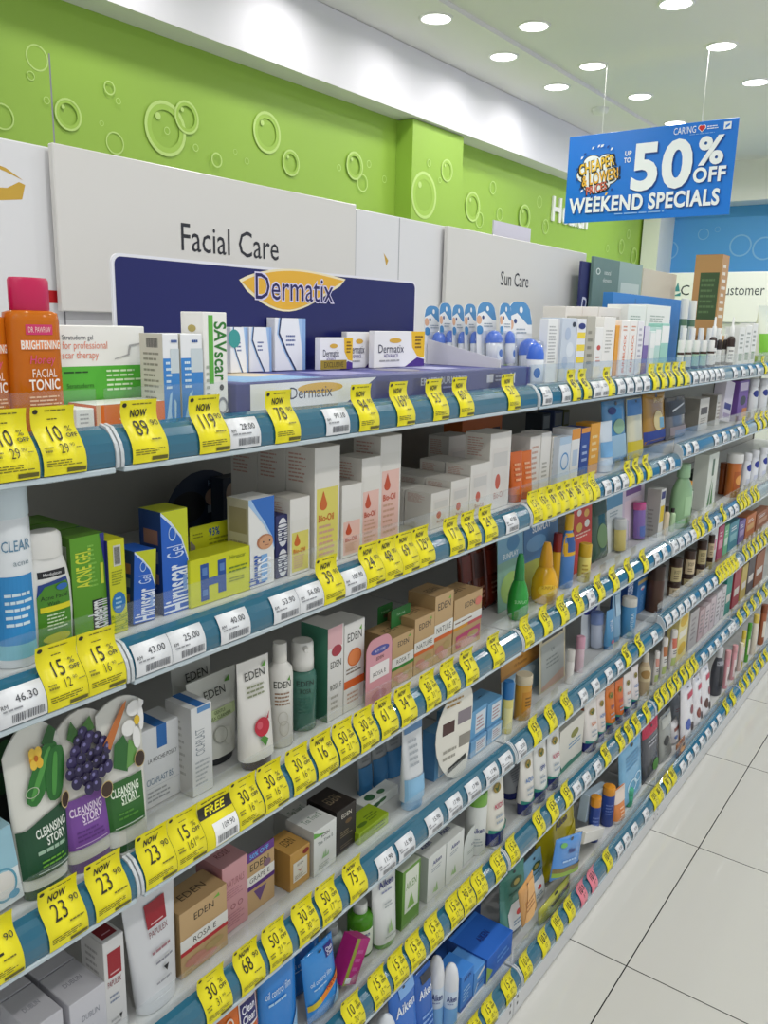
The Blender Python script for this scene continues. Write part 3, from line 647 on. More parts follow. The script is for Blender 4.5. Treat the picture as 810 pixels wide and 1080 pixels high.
# ------ second bay of the top shelf
box(1, 579, 336, 591, .06, .02, '#eff0f0', 'white carton with small grey print beside the loose roll-on', [('l', .1, .3, .8, .9, 12, '#b4b4b8'), ('r', .85, 0, 1, 1, '#d8d8dc')])
box(1, 594, 335, 609, .06, .05, '#cdd6e4', 'pale blue flowered carton', [('e', .3, .3, .2, .1, '#b4c2da'), ('e', .6, .5, .25, .12, '#dfe6f0'), ('e', .4, .75, .2, .1, '#b4c2da'), ('e', .8, .9, .12, .04, '#222838')])
box(1, 610, 336, 619, .06, .05, '#e8eaf0', 'narrow white carton with a column of yellow stickers', [('r', .05, .68, .95, .78, '#f2d838'), ('r', .05, .48, .95, .58, '#f2d838'), ('r', .05, .28, .95, .38, '#f2d838'), ('e', .5, .88, .4, .05, NV)])
box(1, 620, 333, 629, .06, .05, '#b9b5a8', 'plain grey beige narrow carton', [('l', .2, .2, .8, .8, 5, '#8d897c')])
for i, (a, b) in enumerate(((597, 615), (615, 632), (632, 657))):
    box(1, a, 323+i*.3, b-.6, .16, .06, '#e6e2dc', ['left', 'middle', 'right'][i] + ' one of three tall white cartons in the back line', [('l', .1, .7, .9, .9, 2, '#c9c4bb')], group='white cartons in the back line')
box(1, 629, 345, 637, .06, .05, '#f0efed', 'thin white carton with red spot', [('e', .5, .6, .25, .05, '#c84a40'), ('l', .2, .3, .8, .45, 2, '#d09a90')])
box(1, 638, 334, 650, .065, .05, '#f1efeb', 'tall white carton with small grey writing', [('l', .2, .4, .8, .8, 7, '#b9b6b0')])
box(1, 650.5, 343, 656, .065, .05, '#e8a53c', 'thin orange yellow carton')
for i, (a, b) in enumerate(((656.5, 665), (665.5, 673))):
    box(1, a, 338, b, .06, .05, '#f2efec', ['left', 'right'][i] + ' white carton with orange vertical lettering', [('t', .5, .4, .1, 'SUNBLOCK', '#e06a28', dict(r=90, b=1, w=.7)), ('l', .2, .8, .8, .92, 2, '#d89a80')])
box(1, 674, 339, 680, .06, .05, '#ecebf0', 'thin white carton beside the violet one', [('l', .2, .3, .8, .9, 6, '#b8b6c4')])
box(1, 680.5, 344, 686, .06, .05, '#7f6bb0', 'thin violet and white carton', [('r', 0, .6, 1, 1, '#dcd8e8')])
for i, (a, b) in enumerate(((687, 692), (692.5, 698), (699, 707))):
    box(1, a, 349 - i*4, b, .055, .04, ['#e4efec', '#bcdcd6', '#9fd0c4'][i], ['small white', 'small pale teal', 'taller teal'][i] + ' skin care carton', [('r', 0, .6, 1, .95, '#f2f4f2')])
for i, (a, b) in enumerate(((663, 682), (683, 708))):
    box(1, a, 321, b, .14, .06, '#ecefea', ['left', 'right'][i] + ' large white and mint carton under the blue case', [('r', 0, 0, 1, .45, '#8fd0bc'), ('l', .15, .6, .85, .85, 6, '#a8b4ac')])
box(1, 647, 308, 719, .215, .03, '#2c78c0', 'wide blue backing case behind the white cartons', [('r', .28, .05, .3, .95, '#2468a8')], name='display_case', cat='display case')
# header signs further along
o, w, h = box(1, 627, 270, 678, .36, .01, '#6a8680', 'green natural range sign board with bottle picture', [('r', .0, .25, .5, .32, '#dfe6e2'), ('r', .5, 0, 1, 1, '#9cb4ae'), ('t', .27, .87, .04, 'natural', '#e4ece6', dict(w=.34)), ('t', .27, .80, .04, 'elements', '#e4ece6', dict(w=.34)), ('o', .09, .87, .04, .03, .3, '#e4ece6'), ('r', .55, .6, .95, .8, '#c6d4ce'), ('r', .75, .6, .79, .7, '#33282a'), ('r', .82, .6, .86, .7, '#33282a'), ('r', .89, .6, .93, .7, '#33282a')], name='sign_board', cat='sign board')
box(1, 614, 275, 624, .375, .008, '#2a2f66', 'narrow dark blue sign board behind the green one', [('t', .5, .6, .12, 'D', '#dfe2f4', dict(b=1, i=.2))], name='sign_board', cat='sign board')
box(1, 679, 283, 714, .385, .01, '#cfc9ba', 'plain beige board right of the green sign', name='sign_board', cat='sign board')
kg = '#3e5638'; KD = .10
box(1, 763, 268, 770, .20, KD, '#b98e5c', 'tall brown kraft carton with dark green side panel', [('l', .2, .2, .8, .9, 8, '#e6e2d8')], [('r', .24, .2, .94, .78, kg), ('l', .3, .26, .88, .72, 7, '#5d7a52')], [('r', 0, 0, 1, 1, '#6b5134')], zb=.098)
box(1, 762, 330, 797, .195, .115, '#b58c5a', 'brown kraft carton lying flat under the tall one', [('r', .28, .1, .72, .6, kg)], [('r', .28, .1, .72, .6, kg)], h=.0975)
jr = [('r', 0, .1, 1, .5, '#cfd6c8'), ('l', .2, .2, .8, .42, 2, '#58705a')]
for i, u in enumerate((719, 727, 735, 743, 751)):
    bottle(1, u-3.9, 359, u+3.9, .06, 'vial', '#3c2418', '#eeeeea', ['first', 'second', 'third', 'fourth', 'fifth'][i] + ' small amber bottle with white cap, left of the droppers', [('r', .0, .1, 1, .52, ['#dfe2da', '#d8dcd2', '#a9c8b0', '#a9c8b0', '#e2e2dc'][i])], group='small amber bottles with white caps')
for i, u in enumerate((722, 731, 740, 749, 758)):
    bottle(1, u-3.6, 346, u+3.6, .11, 'vial', '#dfe0dc', '#f0f0ee', ['first', 'second', 'third', 'fourth', 'fifth'][i] + ' small white bottle in the line behind the amber bottles', jr, group='small white bottles in the back line')
for i, u in enumerate((723, 731)): bottle(1, u-4.5, 315+i*2, u+4.5, .17, 'jar', '#5a7a60', '#e4e6e0', ['left', 'right'][i] + ' green jar with white lid on the back line', [('r', .1, .2, .9, .6, '#dfe4da')], dr=1)
for i, u in enumerate((755, 774)): bottle(1, u-4.5, 334, u+4.5, .07, 'drop', '#33221c', '#f2f2f0', ['left', 'right'][i] + ' brown bottle with white dropper cap', [('r', 0, .06, 1, .38, '#ecece8'), ('l', .2, .1, .8, .34, 3, '#8a8a8a')])
for i, u in enumerate((760, 766, 780)): bottle(1, u-3, 352, u+3, .09, 'round', '#2c211e', '#f2f2f0', ['first', 'second', 'third'][i] + ' dark bottle between the droppers', [('r', 0, .1, 1, .5, '#e6e6e4')])
for i, (a, b) in enumerate(((781, 787), (788, 794), (795, 800))): box(1, a, 345-2*i, b, .06, .05, '#e8e9e6', ['left', 'middle', 'right'][i] + ' slim white carton past the dropper bottles', [('l', .2, .4, .8, .85, 4, '#9aa09a'), ('r', .2, .1, .8, .3, '#7f9a7c')])
tube(1, 801, 322, 818, .06, '#e4ead8', '#6fae2c', 'white and green tube at the right frame edge', [('r', 0, .12, 1, .5, '#7cc03a')])
# ================================================================== SECOND SHELF
bottle(2, -26, 503, 28, .065, 'can', '#eef2f5', '#d9e6ec', 'white and blue cleanser bottle with clear lid cut by the left edge', [('r', 0, .05, 1, .50, '#2f8fd0'), ('r', 0, .05, 1, .13, '#7cc4d6'), ('t', .62, .66, .055, 'CLEAR', '#5a8aa8', dict(w=.62)), ('l', .3, .22, .9, .42, 5, '#d8ecf6'), ('t', .7, .57, .03, 'acne', '#8a9aa4', {})], kind='plastic')
bottle(2, 18, 565, 70, .06, 'flip', '#ebeae6', '#edebe6', 'white acne wash bottle with green label', [('r', .2, .645, .8, .70, '#1d1d22'), ('t', .5, .672, .025, 'Mentholatum', '#f2f2f2', dict(w=.4)), ('p', [(.13, .08), (.87, .08), (.84, .55), (.8, .63), (.18, .60), (.14, .5)], '#1f3f88'), ('p', [(.13, .10), (.87, .10), (.84, .55), (.78, .60), (.3, .58), (.14, .5)], '#4c8d22'), ('t', .5, .49, .035, 'Acne Facial', '#14320e', dict(w=.6)), ('t', .46, .44, .03, 'Wash', '#14320e', {}), ('r', .18, .375, .84, .42, '#e4d820'), ('l', .3, .22, .75, .36, 5, '#d4e8c0'), ('e', .5, .15, .3, .04, '#c8c838'), ('e', .66, .56, .13, .025, '#2d6ab8')], dr=.55, e=2.6, rz=0, rnd=False)
agF = [('r', 0, 0, 1, 1, '#5f9f22'), ('t', .36, .70, .15, 'ACNE GEL', '#d8e03a', dict(r=90, b=1, w=.36)), ('l', .5, .5, .75, .92, 10, '#86c04a'), ('r', .55, .03, .86, .38, '#17181c'), ('t', .7, .21, .2, 'Acnederm', '#f0f0f0', dict(r=90, b=1, w=.32)), ('p', [(.86, 1), (1, 1), (1, .4), (.97, .7)], '#2b2f86'), ('r', .84, .52, .93, .72, '#d8e03a')]
agS = [('r', 0, 0, 1, 1, '#4c7a20'), ('bar', .2, .72, .85, .92, '#d8d8d0'), ('l', .2, .1, .8, .65, 9, '#2f4a18')]
o, w, h = box(2, 73, 569, 109, .055, .04, '#5f9f22', 'green acne gel carton, front one of its line', agF, agS, [('r', 0, 0, 1, 1, '#5e8f2c')])
behind(o, 2, .043, 2, 'green acne gel carton', 'green acne gel cartons')
box(2, 101, 566, 112, .09, .04, '#2b3480', 'dark blue side carton behind the green gel carton', [('l', .2, .2, .8, .8, 6, '#6a70b0')])
box(2, 113, 571, 131, .05, .045, '#d3d41e', 'yellow acne carton with blue round emblem', [('r', .3, .72, .75, .94, '#cfcfc4'), ('bar', .36, .74, .7, .92, '#444444'), ('l', .15, .52, .85, .68, 6, '#8f9a1a'), ('e', .5, .33, .4, .115, '#2a78b8'), ('l', .3, .26, .7, .40, 3, '#a8d4ea'), ('t', .5, .12, .2, 'ACNE', '#8aa01e', dict(r=90, w=.18))], [('r', 0, 0, 1, 1, '#2b3480'), ('l', .2, .1, .8, .9, 9, '#5a62a4')])
hiF = [('r', 0, 0, 1, 1, '#1f62c8'), ('p', [(.0, 1), (.35, .9), (.75, .74), (1, .5), (1, 1)], '#c9d020'), ('p', [(0, 1), (.35, .9), (.75, .74), (1, .5), (1, .47), (.72, .72), (.33, .87), (0, .97)], '#d8e6f6'), ('t', .52, .24, .30, 'Hiruscar', '#eef4ff', dict(r=90, b=1, w=.46)), ('t', .5, .60, .2, 'Gel', '#cfe0ff', dict(r=90, w=.13)), ('o', .4, .78, .14, .07, .2, '#bcd4f4'), ('l', .76, .1, .9, .45, 1, '#8fb4ee')]
hiS = [('r', 0, 0, 1, 1, '#223f74'), ('r', .2, .68, .85, .82, '#9a6f58'), ('r', .2, .5, .85, .62, '#6f7f8a'), ('r', .2, .3, .85, .4, '#9a7a60'), ('l', .2, .05, .8, .28, 5, '#7a8ab0')]
box(2, 137, 585, 160, .055, .04, '#1f62c8', 'smaller blue gel carton with yellow corner, tilted', hiF, hiS, roll=-4)
box(2, 169, 541, 197, .055, .04, '#1f62c8', 'taller blue gel carton with yellow corner', hiF, hiS, [('r', 0, 0, 1, 1, '#c4cc22')])
box(2, 200, 592, 264, .05, .035, '#d6d81c', 'yellow carton with large blue letter H', [('r', .16, .08, .29, .86, '#24509c'), ('r', .44, .16, .57, .86, '#24509c'), ('r', .16, .38, .57, .54, '#24509c'), ('r', .185, .62, .265, .78, '#5a82c0'), ('r', .185, .18, .265, .32, '#5a82c0'), ('r', .465, .62, .545, .78, '#5a82c0'), ('t', .77, .85, .09, 'Hiruscar', '#7a8a18', dict(w=.3)), ('l', .62, .5, .95, .66, 2, '#6f8a2a'), ('l', .62, .3, .95, .42, 2, '#8f9a20')], T=[('r', 0, 0, 1, 1, '#c8cc20')])
card(2, 200, 557, 248, .105, '#d0d41e', 'yellow header card reading 93 behind the letter H carton', [('t', .52, .86, .12, '93%', '#2a5aa0', dict(b=1, w=.24)), ('e', .88, .88, .06, .05, '#d87a30'), ('l', .4, .5, .95, .78, 4, '#8f961a'), ('p', [(0, .3), (.12, .45), (.1, .7), (.02, .78), (0, .78)], '#8a8478'), ('l', .06, .8, .35, .9, 2, '#8f961a')], .02, pitch=0, name='header_card', cat='display card')
hkF = [('p', [(.1, 1), (.3, .88), (.62, .72), (.9, .55), (1, .4), (1, 1)], '#2f6fc4'), ('p', [(.1, 1), (.3, .88), (.62, .72), (.9, .55), (1, .4), (1, .37), (.86, .53), (.58, .69), (.24, .84), (0, .94), (0, 1)], '#a8c8ec'), ('e', .62, .50, .32, .085, '#b87852'), ('e', .66, .49, .28, .078, '#d8a078'), ('e', .55, .50, .03, .01, DK), ('e', .8, .50, .03, .01, DK), ('r', .6, .455, .76, .463, '#9a4a3a'), ('t', .3, .2, .24, 'Hiruscar', '#2a5ab0', dict(r=90, b=1, w=.34)), ('r', .45, .05, .7, .36, '#7fb0e4'), ('t', .58, .2, .2, 'KIDS', '#f4f8ff', dict(r=90, b=1, w=.25))]
box(2, 262, 528, 289, .05, .04, '#efeeea', 'white and blue kids scar gel carton with a child face', hkF, [('r', 0, 0, 1, 1, '#c9c1a4'), ('r', .1, .62, .9, .9, '#a89c74'), ('l', .1, .1, .9, .55, 6, '#a49a7c')])
ovF = [('e', .5, .73, .38, .23, '#e9eaf0'), ('e', .5, .24, .38, .22, '#e9eaf0'), ('t', .5, .73, .3, 'HERO', '#2a2f5c', dict(r=90, b=1, w=.3)), ('t', .5, .24, .3, 'HERO', '#2a2f5c', dict(r=90, b=1, w=.3))]
box(2, 291, 545, 305, .055, .04, '#2a2f66', 'navy carton with two white ovals', ovF)
# dark displays behind
X_ = -.33; q = atx(236, 552, X_)
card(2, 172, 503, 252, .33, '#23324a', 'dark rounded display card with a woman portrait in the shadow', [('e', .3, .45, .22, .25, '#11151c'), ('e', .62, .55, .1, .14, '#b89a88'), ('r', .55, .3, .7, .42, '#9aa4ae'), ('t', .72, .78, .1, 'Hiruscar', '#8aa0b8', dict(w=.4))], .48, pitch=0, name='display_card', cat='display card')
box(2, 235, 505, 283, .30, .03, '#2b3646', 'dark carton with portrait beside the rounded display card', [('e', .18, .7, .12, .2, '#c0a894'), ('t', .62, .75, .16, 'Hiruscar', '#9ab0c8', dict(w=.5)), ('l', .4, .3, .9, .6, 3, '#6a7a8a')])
bio = lambda c, dr, y0=.62: [('r', .08, .04, .92, y0, c), ('r', .08, y0, .92, min(.93, y0+.16), '#e6e3dc'), ('e', .34, y0-.14, .15, .045, dr), ('p', [(.2, y0-.13), (.34, y0-.02), (.48, y0-.13)], dr), ('t', .45, y0-.25, .055, 'Bio-Oil', dr, dict(b=1, w=.62)), ('l', .16, .08, .8, y0-.3, 6, '#c9b07a' if c[1] == 'e' and 0 else '#d8a890')]
bioS = [('r', 0, 0, 1, 1, '#d8d3ca'), ('l', .1, .7, .75, .95, 8, '#c49a8c')]
YL, PK, RD = '#e4d86a', '#efc4b8', '#c9502c'
def bo(u0, v, u1, d, D, c, label, n=0, y0=.62, zb=0, dr=None):
    o, w, h = box(2, u0, v, u1, d, D, '#e9e6e0', label, bio(c, dr or (RD if c != YL else '#d06a28'), y0), bioS, [('r', 0, 0, 1, 1, '#d9d4cb')], zb=zb, group='white body oil cartons')
    if n: behind(o, n, D+.002, 2, label)
    return o
bo(306, 527, 327, .05, .045, YL, 'small white body oil carton with yellow label', 0, .56)
bo(332, 473, 359, .05, .055, YL, 'largest white body oil carton with yellow label', 2, .66)
bo(361, 513, 382, .05, .04, PK, 'small white body oil carton with pink label', 1, .5)
bo(382, 484, 402, .055, .05, PK, 'medium white body oil carton with pink label', 0, .64)
bo(402, 461, 424, .06, .055, PK, 'tallest white body oil carton with pink label', 0, .68)
cf = lambda: [('r', .12, .1, .9, .8, '#e2dcd6'), ('e', .42, .36, .12, .1, '#c9604c'), ('t', .5, .18, .08, 'Bio-Oil', '#b06a5c', dict(w=.5)), ('r', .18, .55, .85, .74, '#d3d0cc')]
def wb(u0, v, u1, d, D, label, n=0, zb=0):
    o, w, h = box(2, u0, v, u1, d, D, '#e6e2dc', label, cf(), bioS, [('r', 0, 0, 1, 1, '#dcd8d0')], zb=zb, group='plain white body oil gel cartons')
    if n: behind(o, n, D+.003, 2, label)
wb(455, 521, 475, .05, .055, 'short white carton with a red drop, left of the line', 2)
wb(476, 508, 496, .05, .055, 'medium white carton with a red drop, middle of the line', 2)
wb(497, 491, 517, .05, .055, 'tall white carton with a red drop', 1)
wb(518, 458, 540, .05, .055, 'tallest white carton with a red drop beside the orange tubes', 0)
wb(474, 461, 496, .17, .05, 'tall white carton in the back row, left'); wb(497, 462, 517, .17, .05, 'tall white carton in the back row, right')
box(2, 488, 443, 530, .25, .05, '#c86a28', 'orange carton standing at the back behind the white ones', [('r', .75, .3, .95, .8, '#3a2a20')])
tube(2, 540, 478, 552, .055, '#d8661c', '#b94f14', 'first orange tube beside the white cartons', [('l', .2, .4, .8, .8, 4, '#f0b080')], cap=.15); tube(2, 551, 477, 562, .055, '#e0701c', '#c0561a', 'second orange tube beside the white cartons', [('l', .2, .4, .8, .8, 4, '#f4bc90')], cap=.15)
box(2, 560, 461, 571, .07, .05, '#ece6e0', 'white carton right of the orange tubes', [('l', .2, .2, .8, .85, 7, '#d0a898')]); box(2, 572, 457, 582, .07, .05, '#efece8', 'taller white carton right of the orange tubes', [('l', .2, .2, .8, .5, 4, '#b8b4ae')])
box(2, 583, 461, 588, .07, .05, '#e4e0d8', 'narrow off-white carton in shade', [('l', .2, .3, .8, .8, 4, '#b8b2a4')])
box(2, 591, 462, 603, .055, .05, '#dfe8f4', 'white and blue carton with oval emblem', [('o', .5, .5, .35, .18, .2, '#5a9ad4'), ('r', 0, .85, 1, 1, '#b8d0e8')]); box(2, 604, 453, 613, .06, .05, '#f0f0f0', 'white carton with orange top band', [('r', 0, .8, 1, 1, '#e89a30'), ('r', .2, .3, .8, .6, '#c4d4ea')])
box(2, 614, 452, 623, .06, .05, '#24489c', 'dark blue narrow carton with orange top', [('r', 0, .9, 1, 1, '#e89a30'), ('l', .2, .3, .8, .7, 3, '#b0c0e8')]); box(2, 624, 447, 634, .06, .04, '#eda832', 'orange yellow carton beside the blue one', [('l', .2, .3, .8, .8, 4, '#fbe0a0')])
tube(2, 634, 446, 647, .06, '#dfeaf6', '#f2f4f6', 'white blue tube standing on its cap', [('r', 0, .3, 1, .6, '#7cb4e4')], cap=.14)
for i, (a, b, v, c) in enumerate(((573, 581, 437, '#3c4650'), (585, 594, 434, '#4a5c86'), (595, 601, 433, '#6d7648'))): box(2, a, v, b, .24, .05, c, ['grey', 'blue', 'olive'][i] + ' topped packet in the dark back row', [('r', .1, .7, .9, .95, '#8a9298')])
pouch(2, 641, 424, 665, .09, '#5c98cc', 'blue sheet mask pouch with round dark emblem', [('e', .3, .84, .16, .06, NV), ('r', .1, .1, .9, .45, '#a8cde8'), ('e', .55, .58, .25, .12, '#9cc4a0')])
pouch(2, 667, 421, 682, .08, '#e8e4c8', 'white pouch with blue top and yellow base', [('r', 0, .72, 1, .98, '#4a86c8'), ('r', 0, .02, 1, .3, '#e2cc2c')])
pouch(2, 683, 416, 706, .085, '#b5872f', 'golden pouch with blue lower band', [('r', 0, .02, 1, .26, '#243f98'), ('e', .5, .45, .2, .2, '#e6d49a'), ('t', .5, .85, .09, 'SPECIAL', '#e8cf88', dict(w=.8)), ('r', .55, .3, .75, .5, '#7ab0d0')])
pouch(2, 706, 420, 726, .075, '#6d6d72', 'grey and black shiny pouch', [('r', 0, .55, 1, .9, '#2c2c30'), ('r', .1, .1, .9, .3, '#9c8f94'), ('p', [(.2, .65), (.8, .8), (.8, .84), (.2, .7)], '#d8d8dc')])
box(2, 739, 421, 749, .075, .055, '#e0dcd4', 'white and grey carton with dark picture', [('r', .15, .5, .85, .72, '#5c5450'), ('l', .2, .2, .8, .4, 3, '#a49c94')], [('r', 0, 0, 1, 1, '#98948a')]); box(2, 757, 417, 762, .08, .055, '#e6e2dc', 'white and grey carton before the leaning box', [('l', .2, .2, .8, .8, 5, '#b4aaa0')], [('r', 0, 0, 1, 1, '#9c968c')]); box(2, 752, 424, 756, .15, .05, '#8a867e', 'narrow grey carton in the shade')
box(2, 765, 405, 774, .07, .04, '#e2dce8', 'leaning white and violet carton', [('r', .1, .3, .9, .45, '#3a3a88'), ('r', .1, .1, .9, .2, '#b8a8c8')], roll=-9); box(2, 781, 402, 791, .06, .04, '#7c58a8', 'violet carton with dark round emblem', [('e', .5, .5, .3, .12, '#33333c'), ('r', .5, .05, 1, .3, '#e09050'), ('r', .1, .75, .9, .95, '#d8c8e4')])
for i, u in enumerate((796, 806)): bottle(2, u-5.5, 400, u+5.5, .06, 'flip', '#f0f1f4', '#eef0f4', ['left', 'right'][i] + ' white lotion bottle with navy disc at the right frame edge', [('e', .45, .62, .3, .09, '#20308c')], dr=.5)
# ================================================================== THIRD SHELF
X, y, w, H, zs = spot(3, -24, 868, 32, .045)
box(3, -30, 893, 20, .045, .06, '#e8eef0', 'white and pale blue carton tilted at the left frame edge', [('r', 0, .45, 1, 1, '#9cc8d8'), ('o', .62, .3, .3, .22, .14, '#5fa0b8'), ('e', .62, .3, .24, .17, '#e6e2dc'), ('e', .8, .12, .12, .05, '#4a9cc0')], T=[('r', 0, 0, 1, 1, '#a8d0dc')], roll=6, zb=.004)
pl = lambda c: [('e', .5, .5, .4, .3, c)]
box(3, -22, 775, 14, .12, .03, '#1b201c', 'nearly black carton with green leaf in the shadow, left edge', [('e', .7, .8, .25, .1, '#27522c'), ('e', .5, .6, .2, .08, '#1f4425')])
LF, VN = '#2f7a26', '#4f9a30'
def pill(cx, cy, L, r, ang, W=.062, H=.165):
    a = math.radians(ang); o = []
    for i in range(20):
        t = 6.28319*i/20; x, y = L/2*math.cos(t)*(1 if abs(math.cos(t)) < .8 else 1), r*math.copysign(abs(math.sin(t))**.6, math.sin(t))
        o.append((cx+(x*math.cos(a)-y*math.sin(a))/W, cy+(x*math.sin(a)+y*math.cos(a))/H))
    return o
cucF = [('r', 0, .13, 1, .42, '#1b4c30'), ('p', [(.0, .40), (.5, .46), (1, .50), (1, .38), (0, .36)], '#1b4c30'), ('t', .62, .38, .05, 'CLEANSING', '#e6ece2', dict(b=1, w=.62, r=4)), ('t', .7, .32, .05, 'STORY', '#e6ece2', dict(b=1, w=.4, r=4)), ('l', .3, .24, .9, .29, 1, '#9ab8a0'), ('l', .35, .17, .9, .22, 2, '#6aa83a'), ('r', .25, .15, .95, .155, '#cfdccf'),
   ('p', pill(.56, .70, .060, .011, 58), '#2a742c'), ('p', pill(.54, .70, .050, .003, 58), '#55a048'), ('p', pill(.80, .67, .050, .0115, 80), '#246a28'), ('p', pill(.78, .67, .040, .003, 80), '#4c9840'), ('o', .35, .62, .12, .03, .15, '#b8c8a8'), ('p', [(.6, .86), (.78, .97), (.88, .92), (.8, .84)], '#1f5a22'), ('p', [(.5, .74), (.62, .8), (.56, .84)], '#2f6a2a'), ('e', .47, .80, .10, .045, '#e8a828'), ('e', .43, .83, .06, .03, '#f2c848'), ('e', .53, .83, .06, .03, '#f2c848'), ('e', .43, .77, .06, .03, '#f2c848'), ('e', .53, .77, .06, .03, '#eebc38'), ('e', .48, .80, .035, .018, '#c06a18'), ('e', .93, .50, .1, .05, '#d8c088'), ('e', .93, .50, .085, .042, '#3a2416')]
tube(3, 1, 776, 66, .05, '#e6e5dc', '#1d4a30', 'green label cleansing tube with a cucumber picture', cucF, wb=.78, cap=.06, arch=.16, dr=.5, capw=.93, rz=0)
gr = [('p', [(.42, .88), (.30, .96), (.2, .86), (.36, .8)], '#3a6a2c'), ('p', [(.5, .9), (.66, .95), (.74, .86), (.55, .84)], '#477a34')]
gg = random.Random(5)
for (a, b) in ((.5, .86), (.4, .82), (.62, .82), (.75, .80), (.3, .77), (.5, .78), (.85, .76), (.2, .72), (.38, .72), (.58, .72), (.72, .73), (.92, .72), (.14, .66), (.3, .66), (.46, .66), (.64, .67), (.8, .67), (.2, .60), (.38, .60), (.54, .60), (.7, .61), (.84, .62), (.4, .545), (.55, .55)):
    gr += [('e', a, b, .1, .04, gg.choice(['#2b2348', '#241c3c', '#352b58'])), ('e', a-.02, b+.014, .03, .011, '#7a74a8')]
gF = [('r', 0, .16, .86, .48, '#7a4a9c'), ('t', .40, .40, .05, 'CLEANSING', '#ead8ee', dict(b=1, w=.66)), ('t', .5, .345, .05, 'STORY', '#ead8ee', dict(b=1, w=.42)), ('l', .3, .295, .75, .32, 1, '#d0b8dc'), ('l', .15, .2, .75, .28, 3, '#5f3480'), ('r', .1, .18, .78, .185, '#cdb4d8')] + gr + [('e', .74, .49, .14, .052, '#c8b078'), ('e', .74, .49, .125, .046, '#3a2618')]
tube(3, 57, 762, 113, .05, '#dcd9d0', '#6a3f8c', 'purple label cleansing tube with a bunch of grapes', gF, wb=.86, cap=.07, arch=.10, dr=.42, capw=.93, rz=0)
caF = [('r', 0, .16, .86, .48, '#2c6428'), ('t', .42, .41, .055, 'CLEANSING', '#e4eedc', dict(b=1, w=.66)), ('t', .5, .35, .055, 'STORY', '#e4eedc', dict(b=1, w=.4)), ('l', .3, .31, .75, .33, 1, '#b8d0ac'), ('l', .2, .22, .75, .28, 2, '#4f8a34'), ('r', .1, .18, .78, .185, '#cfdcc8'), ('p', [(.05, .74), (.2, .70), (.6, .92), (.64, .97), (.55, .95)], '#c8743a'), ('p', [(.2, .58), (.5, .52), (.62, .66), (.5, .76), (.28, .72)], '#2f6a30'), ('p', [(.48, .54), (.72, .56), (.78, .68), (.6, .72)], '#6aa050'),
   ('e', .78, .90, .16, .05, '#f4f3f0'), ('e', .93, .82, .07, .08, '#f4f3f0'), ('e', .62, .79, .15, .05, '#efeeea'), ('e', .78, .71, .09, .07, '#f2f1ee'), ('e', .95, .93, .06, .04, '#f4f3f0'), ('e', .82, .82, .07, .03, '#e6c030'), ('e', .80, .57, .14, .055, '#c8b078'), ('e', .80, .57, .125, .048, '#3a2618')]
tube(3, 102, 747, 151, .045, '#dddcd4', '#2a5a2c', 'dark green label cleansing tube with carrot and white flower', caF, wb=.86, cap=.05, arch=.07, dr=.42, capw=.93, rz=0)
lrF = [('r', .38, .72, .62, 1, '#2d6fb8'), ('t', .5, .6, .055, 'LA ROCHE-POSAY', '#5a5a5c', dict(w=.72)), ('t', .42, .33, .08, 'CICAPLAST B5', '#6a86a0', dict(w=.66)), ('r', .08, .25, .9, .255, '#c0c4c8'), ('l', .1, .06, .7, .22, 3, '#a8acb0')]
box(3, 148, 774, 191, .085, .045, '#e4e6e8', 'white pharmacy cream carton with blue square', lrF, T=[('r', .35, 0, .6, 1, '#2d6fb8')])
box(3, 201, 749, 223, .06, .05, '#e3e4e4', 'tall narrow white pharmacy carton with blue top mark', [('t', .4, .6, .12, 'CICAPLAST', '#8a929a', dict(r=90, w=.3)), ('l', .15, .1, .85, .4, 6, '#b8bcc0'), ('r', .3, .93, .9, .99, '#5b8fc4')], [('r', 0, 0, 1, 1, '#c9c8c4'), ('l', .15, .2, .8, .85, 9, '#a5a49e')], [('r', .3, 0, .7, 1, '#2d6fb8')])
tube(3, 197, 724, 251, .115, '#dedfd8', '#23262c', 'wide white milk cleanser tube with green band', [('t', .5, .80, .09, 'EDEN', '#22241e', dict(w=.6)), ('p', [(.72, .87), (.82, .93), (.84, .86)], '#5a9a34'), ('r', .08, .50, .92, .62, '#c4d4a0'), ('t', .52, .585, .035, 'GENTLE', '#50603a', dict(w=.4)), ('t', .52, .53, .035, 'MILK CLEANSER', '#50603a', dict(w=.6)), ('e', .45, .34, .16, .09, '#c8c9c0'), ('e', .62, .3, .12, .1, '#d0d1c8'), ('o', .45, .34, .16, .09, .1, '#a8a99e')], wb=.72, cap=.08, rz=0)
tube(3, 181, 708, 224, .16, '#c9cac4', '#2a2c30', 'white tube standing behind the milk cleanser tube', [('t', .6, .85, .09, 'EDEN', '#2a2c26', dict(w=.6))], wb=.8, cap=.08, rz=0)
tube(3, 252, 703, 285, .06, '#ebe8e2', '#33203c', 'white tube with a red pomegranate picture', [('t', .5, .86, .07, 'EDEN', '#22241e', dict(w=.66)), ('p', [(.72, .91), (.85, .96), (.85, .9)], '#5a9a34'), ('l', .2, .66, .8, .78, 3, '#8a9070'), ('e', .52, .38, .24, .085, '#c0283c'), ('e', .44, .40, .09, .035, '#d85a68'), ('p', [(.66, .44), (.8, .5), (.74, .43)], '#b02036'), ('p', [(.4, .28), (.55, .2), (.66, .26), (.52, .3)], '#4f8a3a')], wb=.98, cap=.08, rz=-4)
